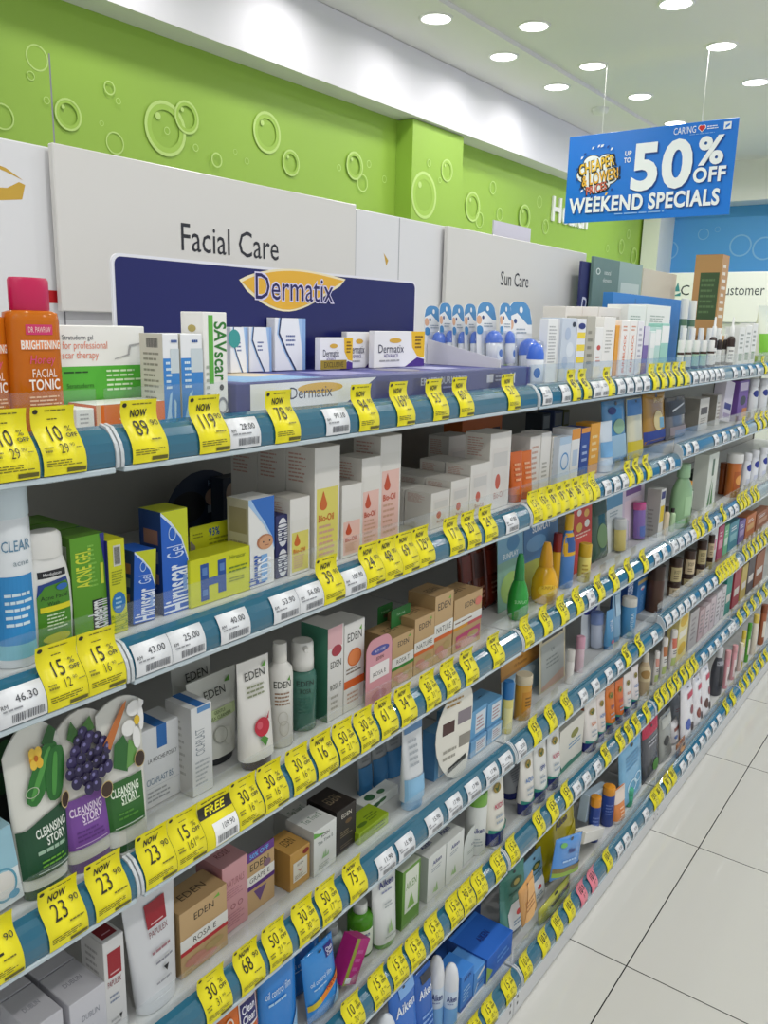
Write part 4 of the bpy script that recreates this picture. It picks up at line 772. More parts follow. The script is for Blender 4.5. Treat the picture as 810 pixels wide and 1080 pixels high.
bottle(3, 281, 677, 309, .075, 'round', '#e9e6df', '#e4e1da', 'white lotion bottle with cylindrical white cap', [('t', .5, .63, .065, 'EDEN', '#2a2c24', dict(w=.7)), ('p', [(.68, .67), (.8, .71), (.8, .66)], '#5a9a34'), ('l', .2, .42, .8, .56, 4, '#9a7a60'), ('o', .55, .2, .2, .08, .12, '#cfcac0'), ('o', .5, .3, .2, .07, .12, '#cfcac0')])
bottle(3, 304, 675, 334, .085, 'pump', '#5f9484', '#e9e7e1', 'green pump bottle with white pump head', [('t', .5, .56, .06, 'EDEN', '#22302a', dict(w=.66)), ('t', .5, .47, .05, 'ROSA', '#22302a', dict(w=.4)), ('l', .2, .2, .8, .4, 5, '#3f7264')], kind='liquid')
rosa = lambda t_, c: [('t', .5, .83, .10, 'EDEN', '#24241e', dict(w=.72)), ('p', [(.7, .90), (.82, .95), (.84, .89)], '#6fae3a'), ('r', 0, .40, 1, .58, '#eceae4'), ('t', .5, .49, .085, t_, '#4a463e', dict(w=.8)), ('r', 0, .34, 1, .40, c)]
box(3, 346, 664, 363, .06, .055, '#e6e4e0', 'white slim carton with pink top label', [('r', 0, .78, .9, 1, '#e2b4b8'), ('e', .55, .74, .32, .06, '#a83242'), ('t', .5, .6, .07, 'EDEN', '#35352c', dict(w=.7)), ('t', .5, .36, .06, 'ROSA E', '#55554c', dict(w=.7)), ('l', .2, .1, .8, .28, 3, '#b8b4ac')], [('r', 0, 0, 1, 1, '#3f7a62')])
box(3, 363.5, 660, 385, .06, .05, '#e9e7e3', 'white carton with orange slice picture', [('t', .5, .84, .09, 'EDEN', '#2a2a24', dict(w=.74)), ('p', [(.72, .9), (.84, .94), (.84, .88)], '#6fae3a'), ('e', .5, .6, .34, .1, '#e88a50'), ('o', .5, .6, .34, .1, .12, '#d86a30'), ('l', .1, .42, .85, .5, 2, '#8a7a6c'), ('r', 0, .27, 1, .36, '#dd6428'), ('l', .15, .08, .85, .22, 3, '#c9a894')], [('r', 0, 0, 1, 1, '#cfcac2')])
card(3, 387, 678, 414, .045, '#d99aa4', 'pink round topped carton card', [('e', .52, .80, .36, .06, '#4a4f9c'), ('t', .52, .80, .035, 'BUY MORE', '#e8e0f0', dict(w=.55)), ('t', .52, .68, .05, 'EDEN', '#5a2c36', dict(w=.4)), ('r', .12, .36, .88, .6, '#ece6e4'), ('t', .5, .45, .065, 'ROSA E', '#3a3a36', dict(w=.66)), ('e', .5, .1, .3, .08, '#c0788a')], .3, name='header_card', cat='display card', pitch=0)
KF = '#c6a577'
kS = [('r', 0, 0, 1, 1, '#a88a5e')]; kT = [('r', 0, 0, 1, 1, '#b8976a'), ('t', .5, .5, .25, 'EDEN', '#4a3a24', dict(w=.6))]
def kraft(u0, v, u1, d, D, t_, c, label, row=3, zb=0, h=None, F=None): return box(row, u0, v, u1, d, D, KF, label, (F or rosa(t_, c)) + [('e', .3, .18, .22, .07, '#c88a7a'), ('e', .7, .22, .2, .06, '#b9a06a'), ('e', .5, .1, .25, .06, '#cf9484')], kS, kT, zb=zb, h=h)
kraft(414, 674, 437, .055, .06, 'ROSA T', '#3f8a34', 'brown kraft carton with green stripe')
for i, (a, b, v, d) in enumerate(((399, 414, 641, .115), (413, 433, 644, .085))):
    card(3, a, v, b, d, '#2f7a3c', ['left', 'right'][i] + ' small green offer card standing over kraft cartons', [('t', .5, .9, .03, 'FOR HAIR', '#bfe4c0', dict(w=.8)), ('t', .5, .83, .05, '100', '#6a1f2a', dict(b=1, w=.5))], .06, pitch=0, name='offer_card', cat='display card')
kraft(438, 654, 459, .055, .06, 'NATURE', '#dd6a2c', 'shorter brown kraft carton with orange stripe')
kraft(459.5, 630, 479, .055, .06, 'NATURE', '#dd6a2c', 'tallest brown kraft carton with orange stripe')
kraft(479.5, 634, 509, .055, .06, 'MARULA', '#dd9a2c', 'wide brown kraft carton with pink patch', F=[('t', .55, .82, .10, 'EDEN', '#24241e', dict(w=.5)), ('r', 0, .48, 1, .62, '#eceae4'), ('l', .05, .52, .9, .58, 1, '#8a6a5a'), ('r', 0, .42, .5, .48, '#dd9a2c'), ('r', .5, .42, 1, .48, '#cc5a5a'), ('p', [(.1, .06), (.95, .1), (.95, .34), (.1, .3)], '#c04a78'), ('e', .86, .8, .12, .08, '#d87a6a')])
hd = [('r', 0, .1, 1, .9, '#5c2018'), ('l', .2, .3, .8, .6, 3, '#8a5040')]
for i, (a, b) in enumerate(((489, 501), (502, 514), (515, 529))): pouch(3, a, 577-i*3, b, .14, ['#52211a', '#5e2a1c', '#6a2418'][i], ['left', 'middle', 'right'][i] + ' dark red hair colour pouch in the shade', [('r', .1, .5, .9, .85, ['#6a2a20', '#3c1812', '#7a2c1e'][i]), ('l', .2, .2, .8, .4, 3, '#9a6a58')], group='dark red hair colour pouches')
card(3, 530, 562, 557, .10, '#8cb8a8', 'pale blue sun care card with a green spray bottle', [('r', 0, .6, 1, 1, '#7fb0cc'), ('t', .5, .66, .06, 'SUNPLAY', '#eef6fa', dict(b=1, w=.8)), ('e', .5, .25, .4, .2, '#a8cc78'), ('e', .6, .8, .25, .1, '#4f88b4')], .04)
bottle(3, 538, 584, 561, .055, 'egg', '#2e9a3c', '#2a8a44', 'bright green sun spray bottle', [('t', .5, .3, .05, 'SUNPLAY', '#a8e0a8', dict(w=.6))], e=2.2, ckind='gloss', kind='gloss')
card(3, 558, 549, 594, .10, '#4a7cae', 'blue sun care card lettered above a yellow bottle', [('t', .5, .83, .08, 'SUNPLAY', '#f0f2f6', dict(b=1, w=.84)), ('e', .35, .65, .28, .1, '#6fa0cc'), ('e', .85, .9, .14, .07, '#e0dcd0'), ('r', 0, 0, 1, .45, '#a8b04a')], .04)
bottle(3, 563, 572, 592, .05, 'egg', '#e0a812', '#e0a020', 'round yellow sun lotion bottle', [('e', .5, .25, .36, .1, '#f0c83c'), ('t', .5, .3, .05, 'SUNPLAY', '#a06a10', dict(w=.5))], kind='gloss', ckind='gloss')
bottle(3, 584, 562, 594, .085, 'stick', '#e8b020', '#8a2018', 'slim yellow bottle with dark red cap behind the round one')
bottle(3, 593, 545, 609, .07, 'lotion', '#4f86cc', '#e8b41c', 'blue bottle with yellow shoulders and cap', [('r', 0, .45, 1, .75, '#e8b41c'), ('r', .2, .5, .8, .7, '#2f5a9c')], dr=.6)
card(3, 610, 537, 629, .095, '#c93a2a', 'red sun stick card with pale dots', [('e', .3, .9, .12, .05, '#f0e8e0'), ('e', .7, .86, .14, .06, '#e6b04a'), ('e', .3, .68, .16, .07, '#e8c04a'), ('e', .72, .7, .14, .06, '#f0ece4'), ('l', .1, .5, .9, .6, 2, '#f0c8b8')], .05)
bottle(3, 611, 573, 625, .055, 'stick', '#e0cf6c', '#d8ae24', 'yellow sun stick with darker cap', [('l', .2, .1, .8, .5, 4, '#b89a3c')])
pouch(3, 628, 530, 645, .10, '#3c5a48', 'dark green sun care pouch', [('e', .5, .4, .3, .2, '#6a8a58'), ('r', .1, .75, .9, .95, '#28422f')]); card(3, 644, 524, 661, .08, '#e6ebec', 'white card with a yellow tube', [('r', 0, .75, 1, 1, '#5f9ac0'), ('l', .2, .6, .8, .7, 2, '#a4b4bc')], .05, ('stick', .55, .55, '#e6d070', '#d8d8d4', ()))
card(3, 661, 512, 684, .07, '#e4d4e6', 'pink and blue sun lotion card', [('r', .15, .78, .85, .95, '#7f5a9a'), ('r', .1, .05, .9, .7, '#f0dce8')], .05, ('can', .42, .62, '#8a62b8', '#d84a94', [('r', 0, 0, 1, .35, '#4a6cc0')]))
box(3, 698, 517, 703, .06, .042, '#dcdcd8', 'white carton with navy top and yellow strip', [('r', .1, .8, .9, .95, '#2a2a70'), ('r', .1, .3, .9, .65, '#e6c822')], [('r', 0, 0, 1, 1, '#b4b2aa'), ('l', .15, .1, .7, .6, 6, '#8f8d86')])
for i, (u, v, c) in enumerate(((704, 534, '#e0d0b4'), (710, 536, '#b8d4a8'))): bottle(3, u-3.6, v, u+3.6, .055, 'round', c, '#2c2420', ['cream', 'pale green'][i] + ' little bottle with dark cap')
bottle(3, 711, 493, 733, .05, 'lotion', '#8fb488', '#9cc49a', 'tall pale green aloe bottle bent at the neck', [('r', 0, .0, 1, .12, '#3cae3c'), ('r', .3, .2, .7, .5, '#a4c89c')], dr=.5)
bottle(3, 723, 507, 733, .075, 'round', '#2f6a2c', '#e8a030', 'green bottle with orange flower cap and white label', [('r', .15, .3, .85, .75, '#e8ebe2')]); bottle(3, 733, 515, 741, .09, 'stick', '#35702f', '#9aa8a0', 'dark green bottle with grey cap'); bottle(3, 741, 522, 749, .09, 'round', '#3c7a36', '#2f5f2c', 'short dark green bottle')
box(3, 736, 500, 746, .13, .05, '#33453a', 'dark green carton with pale ring at the back', [('o', .5, .75, .3, .1, .25, '#c8d0c8')]); box(3, 749, 480, 759, .06, .05, '#e2e6dc', 'tall white carton with green plant picture', [('p', [(.2, .05), (.5, .6), (.4, .05)], '#3f7a3a'), ('p', [(.5, .05), (.6, .5), (.75, .05)], '#4f8a44'), ('r', .4, .6, .6, .9, '#58705a')])
bottle(3, 768, 482, 784, .06, 'can', '#c8702c', '#ecebe8', 'orange body wash bottle with white cap', [('r', .1, .1, .9, .6, '#b05a22'), ('e', .5, .4, .3, .12, '#e0a050')], dr=.7); bottle(3, 760, 490, 770, .10, 'can', '#9a4f20', '#8a4518', 'brown orange bottle behind the orange one', dr=.8)
for i, u in enumerate((789, 797, 806)): bottle(3, u-5, 480-i*3, u+5, .06, 'flip', '#eef0f6', '#eceef4', ['left', 'middle', 'right'][i] + ' white lotion bottle with navy disc beside the orange bottle', [('e', .5, .60, .34, .10, '#1f2f96'), ('r', .2, .1, .8, .3, '#d4d8ea')], dr=.55)
# ================================================================== FOURTH SHELF
wF = [('t', .55, .66, .09, 'DUBLIN', '#8a8c98', dict(w=.5)), ('l', .25, .3, .7, .5, 2, '#b0b0b8')]; wT = [('t', .5, .5, .12, 'DUBLIN', '#8a8c98', dict(w=.5))]
o, w, h = box(4, 73, 1062, 111, .05, .062, '#cfced4', 'white cream carton with grey lettering, front one by the red square carton', wF, T=wT)
behind(o, 1, .064, 4, 'white cream carton with grey lettering', 'white cream cartons')
o, w, h = box(4, 31, 1088, 66, .05, .062, '#cac9cf', 'white cream carton at the lower left corner, front one', wF, T=wT)
behind(o, 1, .064, 4, 'white cream carton at the lower left corner', 'white cream cartons')
papF = [('r', .18, .62, .82, .88, '#9c1626'), ('r', .28, .65, .72, .665, '#d8a8ac'), ('t', .45, .56, .06, 'PAPULEX', '#8a2a34', dict(w=.66)), ('l', .2, .35, .75, .45, 2, '#8a94a8'), ('l', .2, .1, .8, .2, 2, '#b0b0b0'), ('p', [(.6, .2), (.75, .2), (.67, .14)], '#2a2a2e')]
box(4, 108, 997, 130, .05, .045, '#d8d7d6', 'white carton with dark red square', papF, [('r', 0, 0, 1, 1, '#b9b7b4'), ('l', .2, .3, .8, .9, 9, '#8f8d8a')], [('r', .15, .15, .85, .9, '#7a1420'), ('r', .3, .3, .7, .34, '#c89aa0')])
tube(4, 129, 960, 188, .055, '#d9dadd', '#e2e3e6', 'white tube with dark red square', [('r', .36, .70, .76, .90, '#9c1626'), ('r', .43, .72, .69, .73, '#e0b8bc'), ('t', .56, .65, .05, 'PAPULEX', '#7a2a34', dict(w=.4)), ('l', .36, .47, .8, .52, 1, '#a07078'), ('l', .4, .38, .8, .42, 1, '#8a8a94'), ('p', [(.55, .34), (.68, .34), (.62, .29)], '#1f1f22'), ('l', .34, .22, .8, .26, 1, '#9a9aa0')], wb=.74, cap=.1, dr=.5, rz=4, capw=.95)
kraft(189, 966, 239, .055, .05, 'ROSA E', '#c03038', 'brown kraft carton with red stripe', row=4)
pkF = [('t', .5, .72, .1, 'NATURALS', '#a86a72', dict(r=0, w=.7)), ('l', .15, .5, .85, .64, 4, '#b8808a'), ('o', .4, .36, .1, .04, .3, '#a86a72'), ('o', .68, .36, .1, .04, .3, '#a86a72'), ('l', .15, .08, .85, .28, 5, '#b8808a')]
box(4, 234, 918, 261, .07, .055, '#d09a9e', 'tall pink carton', pkF, [('r', 0, 0, 1, 1, '#b27c80')], [('t', .5, .5, .2, 'ROSE', '#8a4a50', dict(w=.5))])
card(4, 257, 905, 289, .075, '#6a3a8c', 'purple topped carton with 50 percent offer and grape stripe', [('t', .5, .93, .07, '50% OFF', '#6ab4f0', dict(b=1, w=.8)), ('r', 0, 0, 1, .86, KF), ('t', .5, .75, .11, 'EDEN', '#24241e', dict(w=.8)), ('r', 0, .46, 1, .62, '#eceae4'), ('t', .5, .54, .075, 'GRAPE E', '#4a463e', dict(w=.8)), ('r', 0, .39, 1, .46, '#5a2c7c'), ('p', [(.3, .34), (.72, .34), (.5, .12)], '#6a4a80'), ('e', .75, .68, .12, .06, '#8a6a7c')], .02, name='header_card', cat='carton', pitch=0)
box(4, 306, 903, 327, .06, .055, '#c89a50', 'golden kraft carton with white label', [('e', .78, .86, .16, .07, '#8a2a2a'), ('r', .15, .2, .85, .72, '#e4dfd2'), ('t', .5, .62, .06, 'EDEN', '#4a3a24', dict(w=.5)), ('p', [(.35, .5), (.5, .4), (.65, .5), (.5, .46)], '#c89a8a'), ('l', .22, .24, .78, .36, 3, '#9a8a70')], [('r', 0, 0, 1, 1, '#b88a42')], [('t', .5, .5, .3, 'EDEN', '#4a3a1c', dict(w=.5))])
ttF = [('p', [(0, .98), (.25, .9), (.5, .85), (.3, .84), (0, .86)], '#6ab04a'), ('t', .5, .82, .07, 'EDEN', '#2a2a24', dict(w=.5)), ('t', .5, .69, .07, 'Tea Tree E', '#55605a', dict(w=.74)), ('p', [(.5, .3), (.52, .5), (.56, .3)], '#8ab878'), ('p', [(.35, .3), (.45, .44), (.5, .3)], '#9ac488'), ('p', [(.55, .3), (.66, .42), (.64, .3)], '#9ac488'), ('l', .2, .08, .8, .22, 3, '#b0b8b0')]
ttT = [('t', .5, .5, .2, 'Tea Tree E', '#6a8a70', dict(w=.7))]
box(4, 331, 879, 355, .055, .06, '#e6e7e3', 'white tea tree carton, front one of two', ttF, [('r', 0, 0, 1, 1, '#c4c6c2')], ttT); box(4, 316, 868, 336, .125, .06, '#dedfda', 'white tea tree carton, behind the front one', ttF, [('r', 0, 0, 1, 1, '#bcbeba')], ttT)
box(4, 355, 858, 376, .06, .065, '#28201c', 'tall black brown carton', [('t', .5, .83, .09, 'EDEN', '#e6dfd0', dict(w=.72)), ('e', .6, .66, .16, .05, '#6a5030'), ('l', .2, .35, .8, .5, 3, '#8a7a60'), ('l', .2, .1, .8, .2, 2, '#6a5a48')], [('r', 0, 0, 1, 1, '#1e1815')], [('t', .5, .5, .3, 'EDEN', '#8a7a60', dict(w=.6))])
box(4, 379, 880, 410, .05, .045, '#9cb81e', 'lime green carton lying flat', [('r', .05, .1, .5, .9, '#86a018'), ('l', .55, .2, .9, .8, 2, '#5a7010')], T=[('e', .3, .3, .15, .1, '#5a7a1a'), ('l', .5, .2, .9, .6, 3, '#5f7a14')])
box(4, 386, 852, 420, .092, .03, '#e2e5df', 'white carton with dark leaves behind the lime carton', [('e', .3, .5, .15, .25, '#2f5a34'), ('e', .5, .6, .12, .2, '#3a6a3c')], T=[('e', .3, .5, .12, .3, '#3a6a40'), ('e', .6, .4, .1, .2, '#4a7a4c')])
tb = [('r', 0, .0, 1, .42, '#6fa6cf'), ('r', .1, .85, .9, .98, '#b4c8d8'), ('l', .2, .5, .8, .78, 4, '#b4b8bc')]
for i, (a, b, v, d) in enumerate(((378, 392, 788, .145), (393, 408, 779, .143), (407, 424, 771, .142))):
    tube(4, a, v, b, d, '#a4a6a6', '#5a90bc', ['left', 'middle', 'right'][i] + ' silver and blue tube in the shaded trio', [('r', 0, .0, 1, .55, '#3f80b4'), ('l', .2, .62, .8, .85, 3, '#8a8c8c')], wb=.95, cap=.1, group='silver and blue tubes')
tube(4, 427, 765, 447, .05, '#e3e6e8', '#7cb0d8', 'white and pale blue tube in front of the silver trio', [('r', 0, .1, 1, .36, '#8ebfe0'), ('r', .05, .86, .95, .98, '#5f8cb8'), ('l', .2, .48, .8, .8, 5, '#b0b6bc')], wb=.98, cap=.1)
hb = [('r', .3, .12, .92, .86, '#dfe7ee'), ('l', .36, .2, .85, .75, 4, '#b48a90')]
SB = '#6ca8d4'
box(4, 460, 775, 478, .06, .03, SB, 'sky blue carton with white front behind the round card', [('r', .2, .05, .95, .8, '#e6ecf0'), ('l', .3, .2, .85, .7, 5, '#a4b4c0')], [('r', 0, 0, 1, 1, '#4f86b4')])
box(4, 481, 790, 496, .06, .05, SB, 'small sky blue carton right of the round card, lower left', hb); box(4, 481, 757, 503, .14, .05, SB, 'sky blue carton at the back of the stack', hb)
for i, (a, b, v) in enumerate(((497, 514, 782), (514.5, 530, 771))): box(4, a, v, b, .05, .055, '#7fb2da', ['left', 'right'][i] + ' lower sky blue carton in the stack', hb, [('r', 0, 0, 1, 1, '#5a92c0')], group=None, h=.036)
for i, (a, b, v) in enumerate(((497, 514, 753), (514.5, 530, 744))): box(4, a, v, b, .055, .055, SB, ['left', 'right'][i] + ' upper sky blue carton in the stack', hb, [('r', 0, 0, 1, 1, '#5a92c0')], [('r', .3, .6, .5, .64, '#2a4a6a')], zb=.0375)
card(4, 467, 737, 501, .035, '#ece8dc', 'cream kidney shaped advert card with small pictures', [('r', .12, .55, .42, .68, '#4a2a28'), ('r', .5, .6, .85, .74, '#8a8088'), ('r', .55, .34, .85, .47, '#8f8a80'), ('p', [(.28, .10), (.75, .18), (.75, .24), (.28, .16)], '#1f1f1c'), ('l', .2, .82, .7, .92, 2, '#b08a4a'), ('l', .15, .25, .5, .4, 2, '#a8a498')], .48, rz=-8, pitch=0, name='advert_card', cat='display card', oval=True)
# bay two
card(4, 532, 690, 572, .105, '#c08a4c', 'orange sun milk card with pale blue picture', [('r', 0, .55, 1, .8, '#d89a40'), ('t', .5, .72, .05, 'Perfect', '#7a2a1a', dict(w=.6)), ('t', .5, .63, .055, 'UV Protection', '#7a3a1a', dict(w=.84)), ('r', 0, 0, 1, .5, '#9cc0d8'), ('e', .6, .38, .3, .1, '#c8dce8'), ('e', .8, .9, .14, .06, '#8a5a9c')], .03)
bottle(4, 531, 718, 543, .05, 'stick', '#dfd37c', '#2f76b4', 'yellow sun stick with blue cap', [('r', .1, .1, .9, .5, '#e8e0a0')]); bottle(4, 544, 717, 562, .055, 'can', '#d09c3c', '#d6c8aa', 'golden sun milk bottle with beige cap', [('r', .1, .1, .9, .65, '#c88a2c'), ('l', .25, .3, .75, .55, 3, '#7a5a1c')], dr=.8)
card(4, 574, 663, 601, .075, '#c9bfa0', 'beige card with a grey UV essence tube', [('r', 0, .84, 1, .9, '#5a5040'), ('r', .1, .74, .9, .81, '#3a342c'), ('e', .8, .94, .12, .04, '#d87a28'), ('r', .06, .02, .94, .7, '#a8adaa'), ('t', .5, .56, .06, 'UV', '#5a6260', {}), ('l', .25, .3, .75, .48, 3, '#7f8684'), ('p', [(.06, .02), (.94, .02), (.94, .18), (.06, .08)], '#b89a8a')], .03)
bottle(4, 598, 685, 607, .05, 'stick', '#e4e0da', '#dcd8d2', 'white lip balm stick'); bottle(4, 608, 671, 618, .06, 'stick', '#e0c4cc', '#dba4b8', 'pink lip balm stick')
card(4, 617, 637, 637, .075, '#dfe4ea', 'lip care card with dark blue disc', [('e', .5, .82, .44, .15, '#1f2a8c'), ('t', .5, .86, .055, 'BREEZE', '#b8c4ee', dict(b=1, w=.7)), ('t', .5, .78, .055, 'CARE', '#b8c4ee', dict(b=1, w=.6))], .4, ('stick', .5, .7, '#c9d0e2', '#7c94cc', [('t', .5, .5, .05, 'UV', '#4a4a60', {})]))
tube(4, 641, 646, 649, .06, '#5a9ccc', '#3c78b0', 'light blue tube lettered in white', [('t', .5, .6, .16, 'HADA', '#e8f0f8', dict(r=90, w=.3)), ('e', .5, .2, .2, .05, '#d87a8a')], cap=.1); tube(4, 648, 625, 657, .07, '#8fb8d8', '#6a98c0', 'slim pale blue tube', [('r', .2, .5, .8, .9, '#b8d4e8')], cap=.1)
bottle(4, 656, 630, 673, .055, 'can', '#4f94c4', '#d8d4ca', 'round blue bottle with beige lid', [('t', .6, .45, .09, 'HYDRA', '#cfe4f2', dict(r=90, w=.4)), ('e', .5, .12, .2, .05, '#b8d8ec')])
box(4, 663, 613, 669, .09, .05, '#24529c', 'dark blue carton lettered down its front', [('t', .5, .6, .3, 'COLLAGEN', '#dfe8f8', dict(r=90, b=1, w=.6))]); box(4, 673.5, 612, 684, .08, .05, '#3c7cbc', 'mid blue carton with pink spot', [('e', .5, .7, .2, .05, '#e0e6ee'), ('e', .5, .66, .1, .03, '#d86a8a'), ('r', 0, .85, 1, .95, '#c0a870'), ('t', .5, .3, .2, 'COLLAGEN', '#8fc0e8', dict(r=90, w=.4))])
JB = '#4a2c1c'
def jars(cols, row=4):
    k = 0
    for (u0, u1, vb, vt, d) in cols:
        X, y, w, H, zs = spot(row, u0, vb, u1, d, True)
        for lev, v in ((0, vb), (1, vt)):
            hh = H if lev == 0 else None; k += 1
            if lev == 1: X2, y2, w2, H2, _ = spot(row, u0, vt, u1, d, True)
            t = thing('jar', (X, y, zs + (0 if lev == 0 else H+.0006)))
            bottle_parts(t, 'jar', w, H if lev == 0 else max(.02, H2-H), JB, '#3a2418', [('r', 0, .04, 1, .64, '#dcc7a2' if k % 4 < 2 else '#c9b988'), ('t', .5, .45, .15, 'BODY', '#4a3a24', dict(w=.5)), ('l', .25, .12, .75, .3, 2, '#7a6648')], 1, 2, 'plastic', 'plastic', xc=0)
            fin(t, row, ['lower', 'upper'][lev] + ' brown jar with cream label, stack ' + ['first', 'second', 'third', 'fourth'][(k-1)//2] + ' from the left', 'jar', 'brown jars in stacks', -50, 0, 0)
bottle(4, 684, 596, 703, .05, 'jar', JB, '#3a2418', 'large brown jar without label left of the jar stacks', [])
jars(((704, 718, 613, 590, .055), (719, 732, 605, 582, .055), (733, 744, 595, 572, .055), (745, 752, 588, 566, .055)))
for i, (a, b, v, c, c2) in enumerate(((752, 759, 553, '#e2e6e6', '#d890a8'), (759.5, 765, 556, '#c04a70', '#e8a0b8'), (765.5, 770, 555, '#7cc494', '#d8e8d8'), (770.5, 780, 553, '#4a90a4', '#8cc0c8'), (780.5, 787, 551, '#7a6aa8', '#b8a8d0'), (788, 798, 546, '#c8743c', '#e0b070'), (799, 812, 543, '#a86a48', '#d0a080'))):
    box(4, a, v, b, .055, .04, c, ['white', 'rose', 'mint', 'teal', 'violet', 'orange', 'brown'][i] + ' skin care carton right of the jar stacks', [('r', .15, .35, .85, .6, c2), ('l', .2, .68, .8, .85, 2, '#f0f0f0')])
# ================================================================== FIFTH SHELF
pouch(5, 232, 1055, 274, .05, '#dd6d1a', 'orange face wash pouch with navy badge', [('r', .42, .55, .9, .82, '#f2e6e0'), ('r', .45, .57, .87, .80, '#231f6a'), ('t', .66, .73, .07, 'Clean', '#f0f0fa', dict(b=1, w=.34)), ('t', .66, .64, .07, 'Clear', '#f0f0fa', dict(b=1, w=.34)), ('o', .2, .7, .08, .06, .3, '#e8d8c8')], pitch=4)
blu = lambda: [('r', .62, .80, .90, .95, '#231f7c'), ('t', .76, .89, .045, 'Clean', '#e8e8f8', dict(b=1, w=.22)), ('t', .76, .84, .045, 'Clear', '#e8e8f8', dict(b=1, w=.22)), ('t', .4, .60, .07, 'oil control film', '#d8ecfb', dict(w=.62)), ('p', [(.5, 0.02), (.98, .02), (.98, .35)], '#9cc8ee'), ('l', .15, .48, .7, .53, 1, '#a8d0f0')]
pouch(5, 272, 1017, 312, .055, '#2f86d8', 'blue oil control pouch, left front one', blu(), roll=-3, pitch=4); pouch(5, 302, 1002, 338, .105, '#2a7ccc', 'blue oil control pouch standing behind the others', blu(), pitch=4)
pouch(5, 325, 1012, 357, .045, '#3a90dc', 'blue oil control pouch with orange banner', blu() + [('p', [(0, .22), (1, .42), (1, .52), (0, .30)], '#e88a28'), ('p', [(0, .22), (.3, .28), (.3, .37), (0, .30)], '#d8c030'), ('t', .66, .42, .06, 'NEW', '#a8281c', dict(b=1, r=10))], roll=4, pitch=4)
box(5, 360, 1000, 377, .036, .03, '#b01c78', 'slanted magenta carton leaning over the price rail', [('r', 0, 0, .25, 1, '#8f9a2a'), ('r', .1, .04, .5, .16, '#dfe2e4'), ('l', .35, .25, .8, .8, 3, '#c858a0')], roll=-32, pitch=0, zb=.004, h=.078)
bottle(5, 366, 950, 394, .085, 'round', '#5fae2c', '#e4e8e0', 'bright green cleanser bottle with white dome cap', [('r', .05, .06, .95, .55, '#e2ead8'), ('t', .5, .47, .08, 'Aiken', '#28307c', dict(b=1, w=.6)), ('l', .2, .2, .8, .36, 3, '#90a890')], kind='liquid')
tube(5, 394, 926, 419, .06, '#e8ebe8', '#6aa84a', 'white tube with blue lettering and green leaf', [('t', .55, .80, .075, 'Aiken', '#28307c', dict(b=1, w=.66)), ('l', .3, .68, .85, .73, 1, '#8a90b0'), ('l', .35, .5, .8, .58, 2, '#b0b8b8'), ('p', [(.5, .2), (.56, .36), (.62, .2)], '#a8cc8c'), ('p', [(.4, .2), (.46, .3), (.54, .2)], '#b8d49c'), ('l', .25, .14, .8, .18, 1, '#b8c0b8')], wb=.8, cap=.07)
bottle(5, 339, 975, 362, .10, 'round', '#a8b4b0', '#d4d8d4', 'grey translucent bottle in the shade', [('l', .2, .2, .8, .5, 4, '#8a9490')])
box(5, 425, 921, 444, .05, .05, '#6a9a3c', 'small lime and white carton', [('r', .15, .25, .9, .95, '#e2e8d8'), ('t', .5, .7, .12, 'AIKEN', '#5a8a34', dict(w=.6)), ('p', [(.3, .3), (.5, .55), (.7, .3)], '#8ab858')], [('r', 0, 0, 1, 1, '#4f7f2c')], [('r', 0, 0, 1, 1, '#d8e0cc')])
box(5, 424, 905, 452, .12, .06, '#5f9a30', 'big green carton behind the small one', [('l', .2, .2, .8, .8, 5, '#86b858'), ('p', [(.5, 0), (.95, .3), (.95, .7)], '#4a7f28')])
akF = [('t', .5, .80, .09, 'Aiken', '#2c347c', dict(b=1, w=.6)), ('l', .2, .6, .8, .7, 2, '#a8b0b8'), ('p', [(.42, .1), (.52, .32), (.6, .1)], '#a4c888'), ('p', [(.3, .12), (.4, .25), (.46, .12)], '#b4d498')]
akT = [('t', .5, .5, .22, 'Aiken', '#3c4484', dict(b=1, w=.5))]
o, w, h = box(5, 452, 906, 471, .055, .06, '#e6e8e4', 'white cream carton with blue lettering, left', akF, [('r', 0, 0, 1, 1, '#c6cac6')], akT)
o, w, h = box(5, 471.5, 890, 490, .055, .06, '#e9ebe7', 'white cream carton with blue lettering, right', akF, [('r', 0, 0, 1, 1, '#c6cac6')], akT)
card(5, 490, 880, 511, .06, '#e2e6e2', 'white arched carton next to the white cream cartons', [('t', .5, .45, .07, 'AIKEN', '#4a5278', dict(w=.5)), ('l', .2, .2, .8, .32, 2, '#b4bcb8')], .45, name='header_card', cat='carton', pitch=0)
bottle(5, 492, 833, 515, .07, 'can', '#e9ece8', '#7cb84a', 'white bottle with green cap and blue lettering', [('t', .5, .42, .08, 'Aiken', '#28307c', dict(b=1, w=.62)), ('l', .2, .15, .8, .3, 3, '#b4bcc0')])
bb = lambda k=0: [('e', .5, .78, .22, .06, '#a08a3a'), ('p', [(.35, .8), (.5, .72), (.68, .84), (.5, .78)], '#3f5a2a'), ('t', .5, .55, .06, ['KIDS', 'SUN', 'AQUA', 'SPF'][k % 4], ['#c0506a', '#d0743c', '#3c7cc0', '#2f4a8c'][k % 4], dict(b=1, w=.6)), ('l', .25, .3, .75, .45, 2, '#a8b4c0'), ('p', [(0, .2), (0, .26), (.4, .22), (1, .28), (1, .2)], '#3f9c8c')]
NC = '#1f2a7a'
